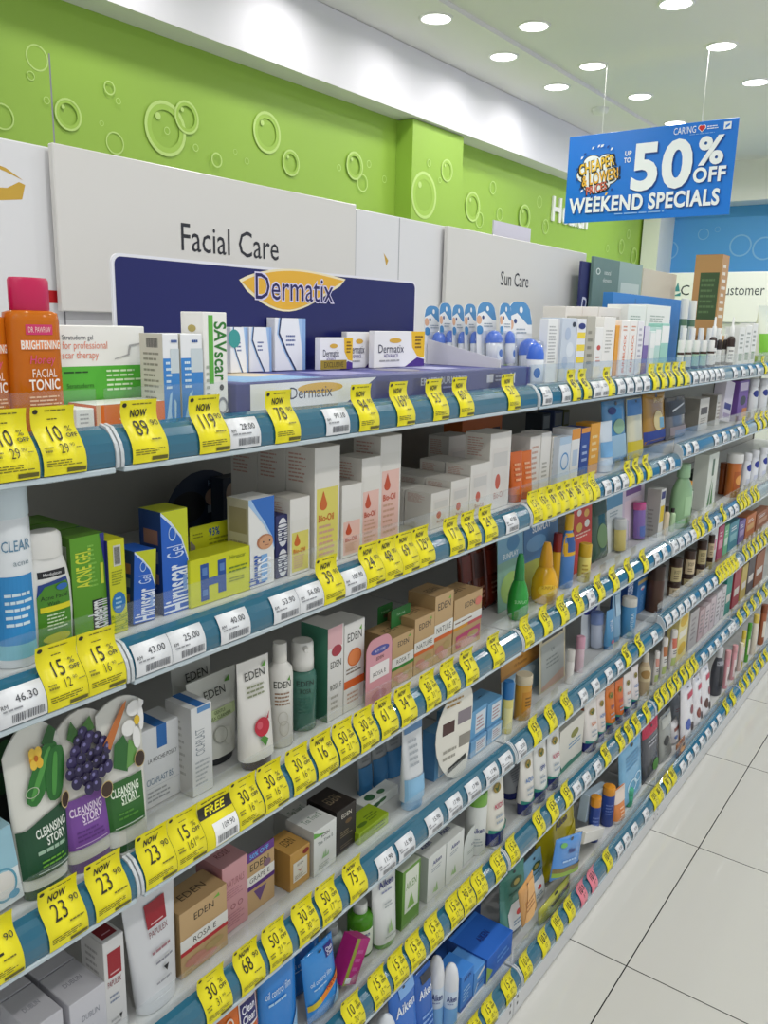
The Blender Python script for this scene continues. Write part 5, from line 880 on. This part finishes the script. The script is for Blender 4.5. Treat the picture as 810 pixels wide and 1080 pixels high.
for i, (a, b, v, d) in enumerate(((516, 533, 822, .05), (533, 551, 808, .11), (551, 564, 797, .05), (564.5, 578, 785, .05), (579, 592, 773, .05))):
    tube(5, a, v, b, d, ['#ece8dc', '#b9bcc0', '#eeeae2', '#ecece8', '#ecece8'][i], NC, ['white sun lotion tube with brown band, first of the line', 'grey translucent sun lotion tube showing a barcode', 'white kids sun lotion tube, third of the line', 'white sun lotion tube, fourth of the line', 'white sun lotion tube, beside the white carton'][i], bb(i) if i != 1 else [('bar', .3, .15, .6, .35, '#3a4060'), ('l', .2, .45, .8, .85, 7, '#8a8e98')], wb=1.0, cap=.2, group='sun lotion tubes with navy caps')
box(5, 591, 773, 617, .055, .06, '#e6e3d8', 'white sun lotion carton with green base stripe', [('e', .62, .7, .16, .09, '#8a8a3c'), ('l', .4, .4, .9, .55, 2, '#6a9ac0'), ('p', [(0, 0), (1, 0), (1, .1), (.4, .13), (0, .08)], '#2f7f6c')], [('r', 0, 0, 1, 1, '#a8aaa4')], [('e', .5, .5, .2, .2, '#7a6a34')])
box(5, 609, 757, 619, .10, .04, '#d8743c', 'narrow orange carton behind the white one')
for i, (a, b, v, c) in enumerate(((618, 631, 745, '#efe9e4'), (630.5, 640, 735, '#eee2dc'), (640, 650, 727, '#e07a28'), (650, 659, 721, '#e0702c'), (659, 667, 714, '#efe9e6'), (667, 675, 706, '#efe6e6'))):
    tube(5, a, v, b, .05, c, NC, ['white', 'cream white', 'first orange', 'second orange', 'pink printed white', 'farthest white'][i] + ' sun lotion tube past the white carton', bb(i+1), wb=1.0, cap=.2, group='sun lotion tubes with navy caps past the carton')
bottle(5, 674, 688, 689, .06, 'lotion', '#cdb692', '#e4dccc', 'beige body lotion bottle', [('r', .05, .35, .95, .7, '#e2cfa8'), ('e', .5, .52, .35, .1, '#b08a50')])
for i, (a, b, v, c, c2) in enumerate(((690, 697, 690, '#e8e2de', '#d89a8c'), (698, 706, 676, '#efece8', '#c0784a'), (707, 716, 668, '#efe8e4', '#d8745c'))): bottle(5, a, v, b, .055, 'flip', c, '#eeeae6', ['first', 'second', 'third'][i] + ' white soap bottle printed in warm colours', [('r', .1, .55, .9, .8, c2), ('r', .1, .1, .9, .3, '#c8d88c'), ('l', .2, .38, .8, .5, 2, '#6a6a70')], dr=.6)
box(5, 718, 648, 728, .055, .04, '#ecdc94', 'white and yellow fruit soap carton', [('e', .5, .8, .4, .12, '#e0b820'), ('e', .5, .22, .4, .12, '#e4bc24'), ('r', .1, .45, .9, .6, '#f4f0e0')])
for i, (a, b, v, c) in enumerate(((729, 738, 648, '#b8b4b4'), (739, 744, 645, '#c9b0b4'), (745, 750, 640, '#d8c8cc'), (751, 756, 632, '#d4c4ca'), (757, 762, 626, '#dcd6da'), (763, 767, 620, '#d8d4d8'))): box(5, a, v, b, .055, .04, c, ['grey', 'dusty rose', 'pale rose', 'lilac rose', 'pale grey', 'lilac white'][i] + ' slim carton past the fruit soap carton', [('l', .2, .2, .8, .85, 5, '#8f868a')])
for i, (a, b, v, c) in enumerate(((768, 774, 608, '#2f8f84'), (776, 783, 603, '#a83a48'), (784, 790, 598, '#c8b05c'), (791, 798, 590, '#55484a'), (799, 808, 585, '#9a5a34'))): box(5, a, v, b, .055, .04, c, ['teal', 'crimson', 'mustard', 'charcoal', 'chestnut'][i] + ' carton near the right frame edge', [('r', .15, .3, .85, .5, '#e0d8d0')])
# ================================================================== BOTTOM SHELF
for i, (a, b, v, d, c) in enumerate(((394, 420, 1070, .05, '#cfd4da'), (418, 445, 1054, .06, None), (443, 461, 1036, .06, None))):
    if c: bottle(6, a, v, b, d, 'dome', '#dfe4ea', c, 'clear capped white jar at the lower frame edge', [])
    else: pouch(6, a, v, b, d, ['', '#2f70cc', '#2a62b8'][i], ['', 'first blue wipes packet with white lettering', 'second blue wipes packet with grey top'][i], [('t', .5, .75, .1, 'Aiken', '#e4ecf8', dict(b=1, w=.7)), ('l', .2, .3, .8, .5, 3, '#88b0e8'), ('r', .3, .86, .9, .96, '#3c4048' if i == 2 else '#88b8f0')], bulge=.01)
for i, (a, b, v, d) in enumerate(((452, 470, 1008, .075), (468, 485, 1016, .055))): bottle(6, a, v, b, d, 'dome', '#cfdcea', '#dfe1e4', ['left', 'right'][i] + ' pale blue deodorant bottle with rounded white cap', [('t', .5, .5, .09, 'Aiken', '#2c3c7c', dict(b=1, w=.66)), ('r', 0, .05, 1, .34, '#7cb0e0'), ('l', .2, .4, .8, .44, 1, '#8a9ac0')])
DB = '#2868c8'
dF = [('t', .5, .7, .14, 'AIKEN', '#1c2a78', dict(b=1, w=.5)), ('l', .2, .2, .8, .5, 3, '#6aa0e4')]
box(6, 489, 960, 508, .16, .03, '#2a62c0', 'upright blue soap carton at the back', dF + [('p', [(0, 0), (.2, 0), (0, .4)], '#8ab04a')])
box(6, 514, 1013, 541, .045, .10, DB, 'large blue soap carton lying flat', [('p', [(0, 0), (.25, .3), (0, .7)], '#9ab848'), ('l', .4, .3, .9, .7, 2, '#6a9fe6')], [('r', 0, 0, 1, 1, '#1f4f9c')], [('t', .5, .45, .16, 'AIKEN', '#1c2a80', dict(b=1, w=.34)), ('r', 0, .9, 1, 1, '#3a7cd8')])
o, w, h = box(6, 487, 1032, 500, .05, .06, '#3f86d8', 'light blue soap carton standing left of the flat one', [('t', .5, .85, .1, 'AIKEN', '#1c2a78', dict(b=1, w=.6)), ('l', .2, .2, .8, .6, 4, '#a8ccf0'), ('r', 0, 0, 1, .1, '#2458b0')])
box(6, 500.5, 1027, 512.5, .05, .07, '#5a98dc', 'light blue soap carton with white offer sticker', [('p', [(.3, .55), (.95, .75), (.95, .9), (.3, .68)], '#f0ece4'), ('l', .3, .2, .9, .45, 2, '#2c5cb0'), ('p', [(0, .0), (.3, .4), (.4, .4), (.05, 0)], '#d8e4f0')])
box(6, 470, 1012, 486, .14, .05, '#2a62b8', 'dark blue soap carton behind the pale bottles', dF, [('r', 0, 0, 1, 1, '#1c3f80')])
pouch(6, 531, 938, 556, .075, '#5f9a8c', 'teal sun lotion pouch showing a white tube', [('r', 0, .62, 1, 1, '#4f8a7c'), ('e', .5, .80, .24, .07, '#3a5a34'), ('e', .5, .80, .12, .04, '#b8a850'), ('l', .2, .64, .8, .70, 1, '#2f5f58'), ('p', [(.18, .1), (.82, .1), (.86, .38), (.74, .52), (.26, .52), (.14, .38)], '#eceef0'), ('r', .22, .02, .78, .1, '#22305c'), ('e', .52, .34, .1, .045, '#d84a4a'), ('l', .3, .16, .7, .26, 2, '#8fa8c0')], bulge=.014, roll=-7, pitch=8)
pouch(6, 557, 915, 576, .085, '#7fa8c4', 'pale blue sun lotion pouch behind the orange packet', [('r', 0, .62, 1, 1, '#7fb0cc'), ('e', .5, .80, .24, .07, '#3a5a34'), ('e', .5, .80, .12, .04, '#b8a850'), ('l', .2, .64, .8, .70, 1, '#2f5f58'), ('p', [(.18, .1), (.82, .1), (.86, .38), (.74, .52), (.26, .52), (.14, .38)], '#eceef0'), ('r', .22, .02, .78, .1, '#22305c'), ('e', .52, .34, .1, .045, '#d84a4a'), ('l', .3, .16, .7, .26, 2, '#8fa8c0')], bulge=.014, pitch=8)
pouch(6, 556, 898, 571, .036, '#d09a5c', 'orange peach sheet packet leaning right', [('p', [(.05, .1), (.6, .05), (.95, .9), (.5, .95)], '#e4b070'), ('l', .2, .3, .8, .6, 3, '#a86a34')], roll=14, pitch=2, bulge=.008, h=.11, zb=.055)
pouch(6, 572, 860, 612, .095, '#b8a81c', 'large mustard yellow wipes pouch', [('t', .5, .66, .09, 'Aiken', '#22284c', dict(b=1, w=.6)), ('l', .3, .8, .8, .9, 2, '#5a5214'), ('p', [(.3, .3), (.9, .5), (.9, .3), (.4, .15)], '#cfc03c'), ('e', .75, .22, .12, .06, '#c88a3c')], bulge=.02)
pouch(6, 582, 892, 613, .04, '#4f8cd0', 'tilted blue wipes packet', [('t', .5, .68, .12, 'Aiken', '#24287c', dict(b=1, w=.7)), ('r', .0, .2, 1, .3, '#7a6a3a'), ('r', 0, .1, 1, .2, '#88a83a'), ('e', .2, .85, .1, .06, '#6ab05a'), ('l', .2, .4, .8, .5, 1, '#a8cbf0')], roll=-20, pitch=3, h=.10, zb=.025)
pouch(6, 572, 925, 605, .035, '#b0b048', 'small olive packet under the tilted blue one', [('r', .3, .5, .9, .7, '#26282a')], h=.04, bulge=.008)
box(6, 617, 868, 639, .085, .025, '#bcd0e0', 'pale blue leaflet carton tilted left', [('l', .15, .2, .85, .85, 8, '#6a8cb0'), ('r', .1, .44, .9, .46, '#4a6a9a')], roll=-12, zb=.03, h=.075)
box(6, 614, 900, 637, .042, .03, '#e0ded8', 'small white carton lying in front of the leaflet', [], roll=-22, h=.03, zb=.018)
for i, (a, b, v) in enumerate(((623, 635, 840), (636, 650, 829))): bottle(6, a, v, b, .07, 'can', '#24408c', '#e0962a', ['left', 'right'][i] + ' navy bottle with orange cap', [('l', .2, .3, .8, .6, 4, '#6a80c0')] + ([('e', .8, .88, .1, .03, '#1c2058')] if i else []))
tube(6, 648, 838, 660, .05, '#e08a48', '#e8e2dc', 'orange tinted tube with white top', [('r', 0, .6, 1, 1, '#e4d4c8'), ('l', .3, .2, .7, .5, 3, '#f4d0b0')], cap=.1); bottle(6, 659, 831, 669, .055, 'stick', '#3c9c78', '#48a884', 'teal green stick bottle')
pouch(6, 659, 796, 682, .06, '#7cb4d8', 'pale blue cleansing wipes pouch with rings', [('o', .4, .3, .2, .1, .25, '#c8e4f4'), ('o', .65, .36, .16, .08, .25, '#c8e4f4'), ('l', .2, .6, .8, .85, 4, '#5a90b8')])
pouch(6, 683, 772, 699, .06, '#4a4c54', 'dark grey sheet mask pouch with red top', [('r', 0, .82, 1, 1, '#c0284a'), ('l', .2, .6, .8, .75, 2, '#a8a8b0'), ('e', .6, .22, .2, .1, '#4f8a3c')]); pouch(6, 700, 760, 712, .06, '#9a9c98', 'light grey sheet mask pouch with dark leaf', [('e', .35, .45, .2, .1, '#23262a'), ('r', .1, .75, .9, .95, '#b8bab4'), ('l', .2, .15, .8, .35, 3, '#6a6c6a')])
pouch(6, 708, 765, 716, .075, '#dcdadc', 'white baby wipes packet with brown and blue spots', [('r', .2, .6, .8, .75, '#8a5048'), ('e', .3, .35, .15, .08, '#5a74b0'), ('e', .7, .2, .18, .1, '#a06a40')], bulge=.016); pouch(6, 714, 790, 723, .030, '#8a5a38', 'small brown packet lying by the baby wipes', [('e', .5, .5, .3, .3, '#c89058'), ('e', .6, .6, .12, .12, '#2f2018')], h=.045, bulge=.007)
bottle(6, 704, 731, 720, .13, 'lotion', '#c3cbd6', '#a4adb8', 'pale blue grey baby oil bottle', [('r', .15, .25, .85, .5, '#d4dae4'), ('l', .25, .3, .75, .42, 2, '#c08a94')], dr=.7)
for i, (a, b, v, d) in enumerate(((724, 735, 728, .05), (736, 743, 718, .05), (744, 752, 708, .05))): pouch(6, a, v, b, d, '#e8e6ea', ['first', 'second', 'third'][i] + ' white baby wipes packet with small coloured pictures', [('e', .3, .3, .18, .1, ['#4a60b0', '#8a4a40', '#5a3a34'][i]), ('e', .65, .5, .15, .08, '#8a4a54'), ('r', .3, .75, .8, .85, '#c0405a'), ('e', .6, .2, .14, .08, '#4a3a3a')], bulge=.016, group='white baby wipes packets')
bottle(6, 733, 690, 747, .13, 'lotion', '#e9e8ea', '#ecebee', 'white baby lotion bottle in the second row', [('r', .2, .3, .8, .55, '#d6cfd8')], dr=.6); bottle(6, 720, 705, 734, .15, 'lotion', '#e4e4e6', '#e8e8ea', 'white baby lotion bottle in the back row', [], dr=.6)
bottle(6, 752, 690, 767, .07, 'lotion', '#4a4c54', '#dfe0e4', 'grey and black bottle with white cap', [('r', .2, .2, .8, .6, '#2a2c32'), ('r', .1, .64, .9, .72, '#9a9ca4')], dr=.7)
for i, (a, b, v, c) in enumerate(((765, 772, 690, '#dc9aa4'), (772.5, 779, 684, '#e0a4ac'), (779.5, 785, 681, '#e6ccc4'))): bottle(6, a, v, b, .055, 'can', c, '#d8a0a4' if i < 2 else '#e8e0c8', ['first', 'second', 'third'][i] + ' pink shampoo bottle beside the grey one', [('r', .1, .1, .9, .6, '#ecdcdc'), ('e', .6, .3, .2, .1, '#6a4038')], dr=.8)
for i, (a, b, v, c, c2) in enumerate(((783, 788, 668, '#e6d874', '#e0c84a'), (789, 794, 660, '#5fae3c', '#4f9a30'), (795, 802, 652, '#efe4d4', '#e8cc5c'), (803, 811, 642, '#a8603c', '#8a4a2c'))): bottle(6, a, v, b, .055, 'can', c, c2, ['yellow', 'green', 'cream', 'brown'][i] + ' body wash bottle at the far end', [('r', .1, .2, .9, .6, '#e8e0d0')], dr=.8)
# ================================================================== PRICE TAGS
YP = [(.0040, .0068), (.0052, .013), (.0050, .022), (.0030, .0295), (-.0035, .0395), (-.0085, .0450), (-.0115, .0485), (-.0130, .056), (-.0125, .064), (-.0110, .0705)]
WP = [(.0040, .0075), (.0050, .013), (.0049, .022), (.0028, .0295), (-.0032, .0392), (-.0060, .0418)]
def tagfn(P, w):
    L = [0]
    for (a, b), (c, d) in zip(P, P[1:]): L.append(L[-1]+math.hypot(c-a, d-b))
    T = L[-1]
    def fn(s, t, off):
        q = max(0, min(1, t))*T; k = 0
        while k < len(L)-2 and L[k+1] < q: k += 1
        f = (q-L[k])/(L[k+1]-L[k]); a, b = P[k], P[k+1]; dx, dz = b[0]-a[0], b[1]-a[1]; n = math.hypot(dx, dz)
        return (a[0]+dx*f + dz/n*off*1.8, (s-.5)*w, a[1]+dz*f - dx/n*off*1.8)
    return fn, T
_T = {}
YC, PC = '#f0e41c', '#f0899a'
def tag_mesh(kind, txt, w, fine):
    key = (kind, txt, round(w, 3), fine)
    if key in _T: return _T[key]
    P = WP if kind == 'w' else YP; fn, T = tagfn(P, w); mb = MB(); n = 10 if kind != 'w' else 7
    base = mat({'w': '#e9ebee', 'y': YC, 'f': YC, 'p': PC}[kind], 'plastic')
    V = [fn(s, j/n, 0) for j in range(n+1) for s in (0, 1)] + [tuple(c - d for c, d in zip(fn(s, j/n, 0), (.0003, 0, 0))) for j in range(n+1) for s in (0, 1)]
    m = 2*(n+1)
    mb.add(V, [(2*j, 2*j+1, 2*j+3, 2*j+2) for j in range(n)] + [(m+2*j+1, m+2*j, m+2*j+2, m+2*j+3) for j in range(n)] + [(2*j, 2*j+2, m+2*j+2, m+2*j) for j in range(n)] + [(2*j+3, 2*j+1, m+2*j+1, m+2*j+3) for j in range(n)], base, True)
    K = '#1e1c10'
    if kind == 'w':
        I = [('t', .62, .68, .19, txt, '#3c3e44', dict(w=.5)), ('t', .13, .56, .10, 'RM', '#45474c', {}), ('bar', .25, .10, .93, .32, '#6a6c72')] + ([('l', .08, .40, .7, .5, 1, '#8a8c90')] if fine else [])
    elif kind == 'f':
        I = [('r', .0, .60, 1, .84, K), ('t', .5, .72, .15, 'FREE', YC, dict(b=2, w=.62, i=.15)), ('l', .1, .88, .9, .95, 1, '#6a6410'), ('r', .25, .03, .98, .46, '#eceded'), ('t', .68, .34, .1, txt, '#4a4c52', dict(w=.4)), ('bar', .32, .08, .92, .22, '#66686c')]
    else:
        I = [('e', .10, .93, .06, .035, K), ('r', .52, .03, .97, .09, '#5f5a18' if kind == 'y' else '#8a4a54')]
        if fine: I += [('l', .3, .92, .92, .96, 1, '#6a6410'), ('l', .06, .12, .9, .22, 3, '#6a6410')]
        big, sup, lo = txt; bo = 0 if fine else 1
        if sup == '%':
            I += [('t', .42, .60, .25, big, K, dict(sx=.66, w=.50, b=bo)), ('t', .80, .66, .10, '%', K, dict(w=.25, b=bo)), ('t', .81, .545, .065, 'OFF', K, dict(w=.27, b=1)), ('t', .52, .36, .135, lo.split('.')[0], '#3e3a12', dict(sx=.7, w=.4)), ('t', .72, .40, .05, lo.split('.')[-1], '#3e3a12', dict(w=.14)), ('l', .35, .80, .65, .84, 1, '#4e4a12')]
            if fine: I += [('l', .06, .30, .3, .40, 2, '#7a7418'), ('l', .78, .33, .96, .37, 1, '#7a7418')]
        else:
            I += [('t', .46, .80, .105, 'NOW', K, dict(b=2, i=.25, w=.46)), ('t', .42, .55, .27, big, K, dict(sx=.66, w=.56, b=bo)), ('t', .83, .62, .10, sup, K, dict(w=.24)), ('l', .55, .32, .92, .36, 1, '#6a6410')]
    decals(mb, fn, w, T, I, k0=3, step=.00008, curved=(0, 16))
    o = mb.build('price_tag'); me = o.data; bpy.data.objects.remove(o); _T[key] = me; return me
TN = {}
ORD = 'first second third fourth fifth sixth seventh eighth ninth tenth eleventh twelfth thirteenth fourteenth fifteenth sixteenth seventeenth eighteenth nineteenth twentieth'.split()
BN = ['left edge bay', 'Facial Care bay', 'Sun Care bay', 'bay beyond Sun Care', 'far end bay', 'last bay']
TAGS = []
def T_(row, kind, txt, *us, w=None, fine=None): 
    for u in us: TAGS.append((row, kind, txt, u, w))
def run(row, kind, u0, u1, n, w=None):
    X = ROWX[row]; z = ZB[row]+.02; a, b = y_at(u0, X, z), y_at(u1, X, z)
    for k in range(n):
        y = a+(b-a)*(k+.5)/n; d = Vector((X+.003, y, z + (zb_of(row, bay_of(y))-ZB[row]))) - CAMP
        u = 405+FPX*d.dot(RGT)/d.dot(FWD)
        TAGS.append((row, kind, random.choice(PRC) if kind != 'w' else random.choice(WPR), u, min(w or .046, (b-a)/n*.985)))
PRC = [('15', '%', '12.90'), ('30', '%', '16.90'), ('24', '90', ''), ('19', '90', ''), ('20', '%', '9.50'), ('36', '90', ''), ('15', '%', '21.50')]
WPR = ['21.50', '17.90', '33.00', '45.60', '12.90']
y = 'y'; N9 = lambda n: (n, '90', ''); pc = lambda n, l: (n, '%', l)
T_(1, y, pc('10', '29.90'), 16, 68); T_(1, y, N9('89'), 158); T_(1, y, N9('119'), 226); T_(1, 'w', '28.00', 258); T_(1, y, N9('78'), 303); T_(1, 'w', '99.10', 356); T_(1, y, N9('94'), 389); T_(1, y, N9('169'), 428); T_(1, y, N9('53'), 465); T_(1, y, N9('60'), 492); T_(1, y, N9('52'), 542)
T_(1, 'w', '23.10', 577, 597); T_(1, y, N9('45'), 608, 619.5); run(1, 'w', 624, 640, 2); T_(1, y, N9('39'), 644); run(1, 'w', 649, 685, 4); run(1, y, 686, 727, 5); run(1, 'w', 729, 764, 6); run(1, 'w', 770, 803, 4); T_(1, y, N9('25'), 808)
T_(2, 'w', '46.30', 24); T_(2, y, pc('15', '12.90'), 68); T_(2, y, pc('15', '16.90'), 111); T_(2, 'w', '43.00', 160); T_(2, 'w', '25.00', 199); T_(2, 'w', '40.00', 248); T_(2, 'w', '53.90', 302); T_(2, 'w', '56.00', 327); T_(2, y, N9('39'), 346); T_(2, 'w', '109.90', 367); T_(2, y, N9('24'), 387.5); T_(2, y, N9('48'), 408); T_(2, y, N9('69'), 427); T_(2, y, N9('129'), 446); T_(2, y, N9('17'), 482); T_(2, y, N9('20'), 500); T_(2, y, N9('24'), 518); T_(2, 'w', '47.00', 540)
run(2, y, 556, 612, 6); T_(2, y, pc('15', '21.90'), 617.5, 629); T_(2, 'w', '31.90', 641, 651, 659.5); T_(2, y, N9('19'), 666, 675, 685); T_(2, 'w', '22.10', 699, 709)
run(2, 'w', 720, 736, 2); run(2, 'w', 749, 783, 4); T_(2, y, N9('15'), 788); run(2, y, 797, 812, 3)
T_(3, y, N9('32'), 2); T_(3, y, N9('23'), 72, 119); T_(3, y, N9('23'), 158); T_(3, y, pc('15', '161.00'), 191); T_(3, 'f', '109.90', 229); T_(3, y, pc('30', '16.90'), 262, 292, 321); T_(3, y, N9('16'), 346); T_(3, y, pc('50', '21.90'), 368.5); T_(3, y, pc('30', '34.90'), 390); T_(3, y, N9('61'), 411); T_(3, y, N9('34'), 431.5); T_(3, y, pc('30', '31.90'), 457); T_(3, y, pc('50', '18.90'), 478); T_(3, y, N9('57'), 498, 526)
T_(3, y, pc('15', '23.90'), 557, 578, 596, 612); T_(3, 'w', '18.90', 624); T_(3, y, pc('20', '15.90'), 634.5, 650, 665.5, 681.5); T_(3, 'w', '14.50', 693, 701.5)
run(3, 'w', 707, 734, 4); T_(3, y, N9('13'), 735, 741.5, 749); T_(3, 'w', '16.90', 756.5); T_(3, y, N9('18'), 764.5); run(3, 'w', 768, 778, 2); run(3, y, 779, 791, 3); run(3, y, 793, 801, 2)
T_(4, y, pc('30', '31.90'), 231); T_(4, y, N9('68'), 267); T_(4, y, pc('50', '21.90'), 296); T_(4, y, pc('30', '30.90'), 326); T_(4, y, pc('50', '17.90'), 350); T_(4, y, N9('75'), 378); T_(4, 'w', '11.90', 408); T_(4, 'w', '15.90', 429, 459); T_(4, 'w', '17.90', 480, 500, 519, 534.5)
T_(4, 'w', '23.50', 549); T_(4, y, pc('15', '33.90'), 567, 583.5, 600); T_(4, 'w', '28.90', 616, 629, 643, 654); T_(4, y, N9('26'), 663, 676.5); T_(4, 'w', '31.00', 691)
run(4, 'w', 700, 733, 5); run(4, 'w', 736, 756, 3); run(4, y, 756.5, 777.5, 6); T_(4, 'w', '9.90', 780); run(4, y, 784, 812, 6)
T_(5, y, pc('10', '20.90'), 376); T_(5, y, pc('15', '15.90'), 403, 423, 441); T_(5, y, pc('15', '12.90'), 460.5, 482); T_(5, y, pc('30', '10.90'), 495.5); T_(5, y, pc('15', '17.90'), 508.5, 528)
T_(5, y, pc('15', '28.90'), 543, 571, 585.5, 600); T_(5, 'w', '32.90', 609.5, 619.5, 631); T_(5, y, pc('20', '25.90'), 641, 656, 665, 673, 684)
run(5, y, 692, 718, 4); run(5, y, 719, 736, 3); run(5, 'w', 738, 766, 4); run(5, 'w', 768, 776, 2); run(5, y, 777, 811, 5)
T_(6, y, pc('15', '10.90'), 504, 519, 539); T_(6, y, pc('10', '13.90'), 557, 576, 590, 603); T_(6, 'p', pc('10', '8.90'), 616, 627); T_(6, y, pc('10', '26.90'), 643); T_(6, 'w', '8.50', 654, 661.5, 670, 682); T_(6, y, pc('15', '22.90'), 692); run(6, y, 695.5, 713, 3)
run(6, 'w', 716, 761, 7); run(6, y, 763, 777, 2); run(6, y, 780, 800, 4); run(6, y, 801, 811, 2)
cnt = {}; last = {}
TAGS.sort(key=lambda a: (a[0], a[3]))
for row, kind, txt, u, w in TAGS:
    X = ROWX[row]; zb = ZB[row]; yy = y_at(u, X+.003, zb+.02); zb = zb_of(row, bay_of(yy)); yy = y_at(u, X+.003, zb+.02)
    b = bay_of(yy); W = w or {'w': .049, 'f': .054}.get(kind, .0455)
    if w is None and yy > 1.46: W = {'w': .040}.get(kind, .040)
    fine = yy < 1.5
    lo, hi = J1+(b-1)*BAYW+.006, J1+b*BAYW-.008
    yy = min(max(yy, lo+W/2), hi-W/2)
    yy = max(yy, last.get(row, -9) + W/2 + .0006); last[row] = yy+W/2
    o = bpy.data.objects.new('price_tag', tag_mesh(kind, txt, W, fine)); COL.objects.link(o); o.location = (X, yy, zb)
    k = (row, b, 'w' if kind == 'w' else 'p' if kind == 'p' else 'y'); cnt[k] = cnt.get(k, 0)+1
    col = {'w': 'white', 'p': 'pink'}.get(kind, 'yellow')
    val = f' reading {txt}' if kind == 'w' else ' reading free' if kind == 'f' else (f' reading {txt[0]}.90' if txt[1] == '90' else f' reading {txt[0]} percent off')
    side = 'second bay' if 0 else BN[min(b, 5)]
    pre = {'w': 'small white price label', 'p': 'pink price tag', 'y': 'yellow price tag', 'f': 'yellow price tag'}[kind]
    o['label'] = f'{pre}{val if fine else ""}, {ORD[cnt[k]-1]} {col} one on {ROWN[row].replace(" shelf", "")} rail, {side}'
    o['category'] = 'price tag'; o['group'] = f'{col} price tags on the {ROWN[row]} rail'
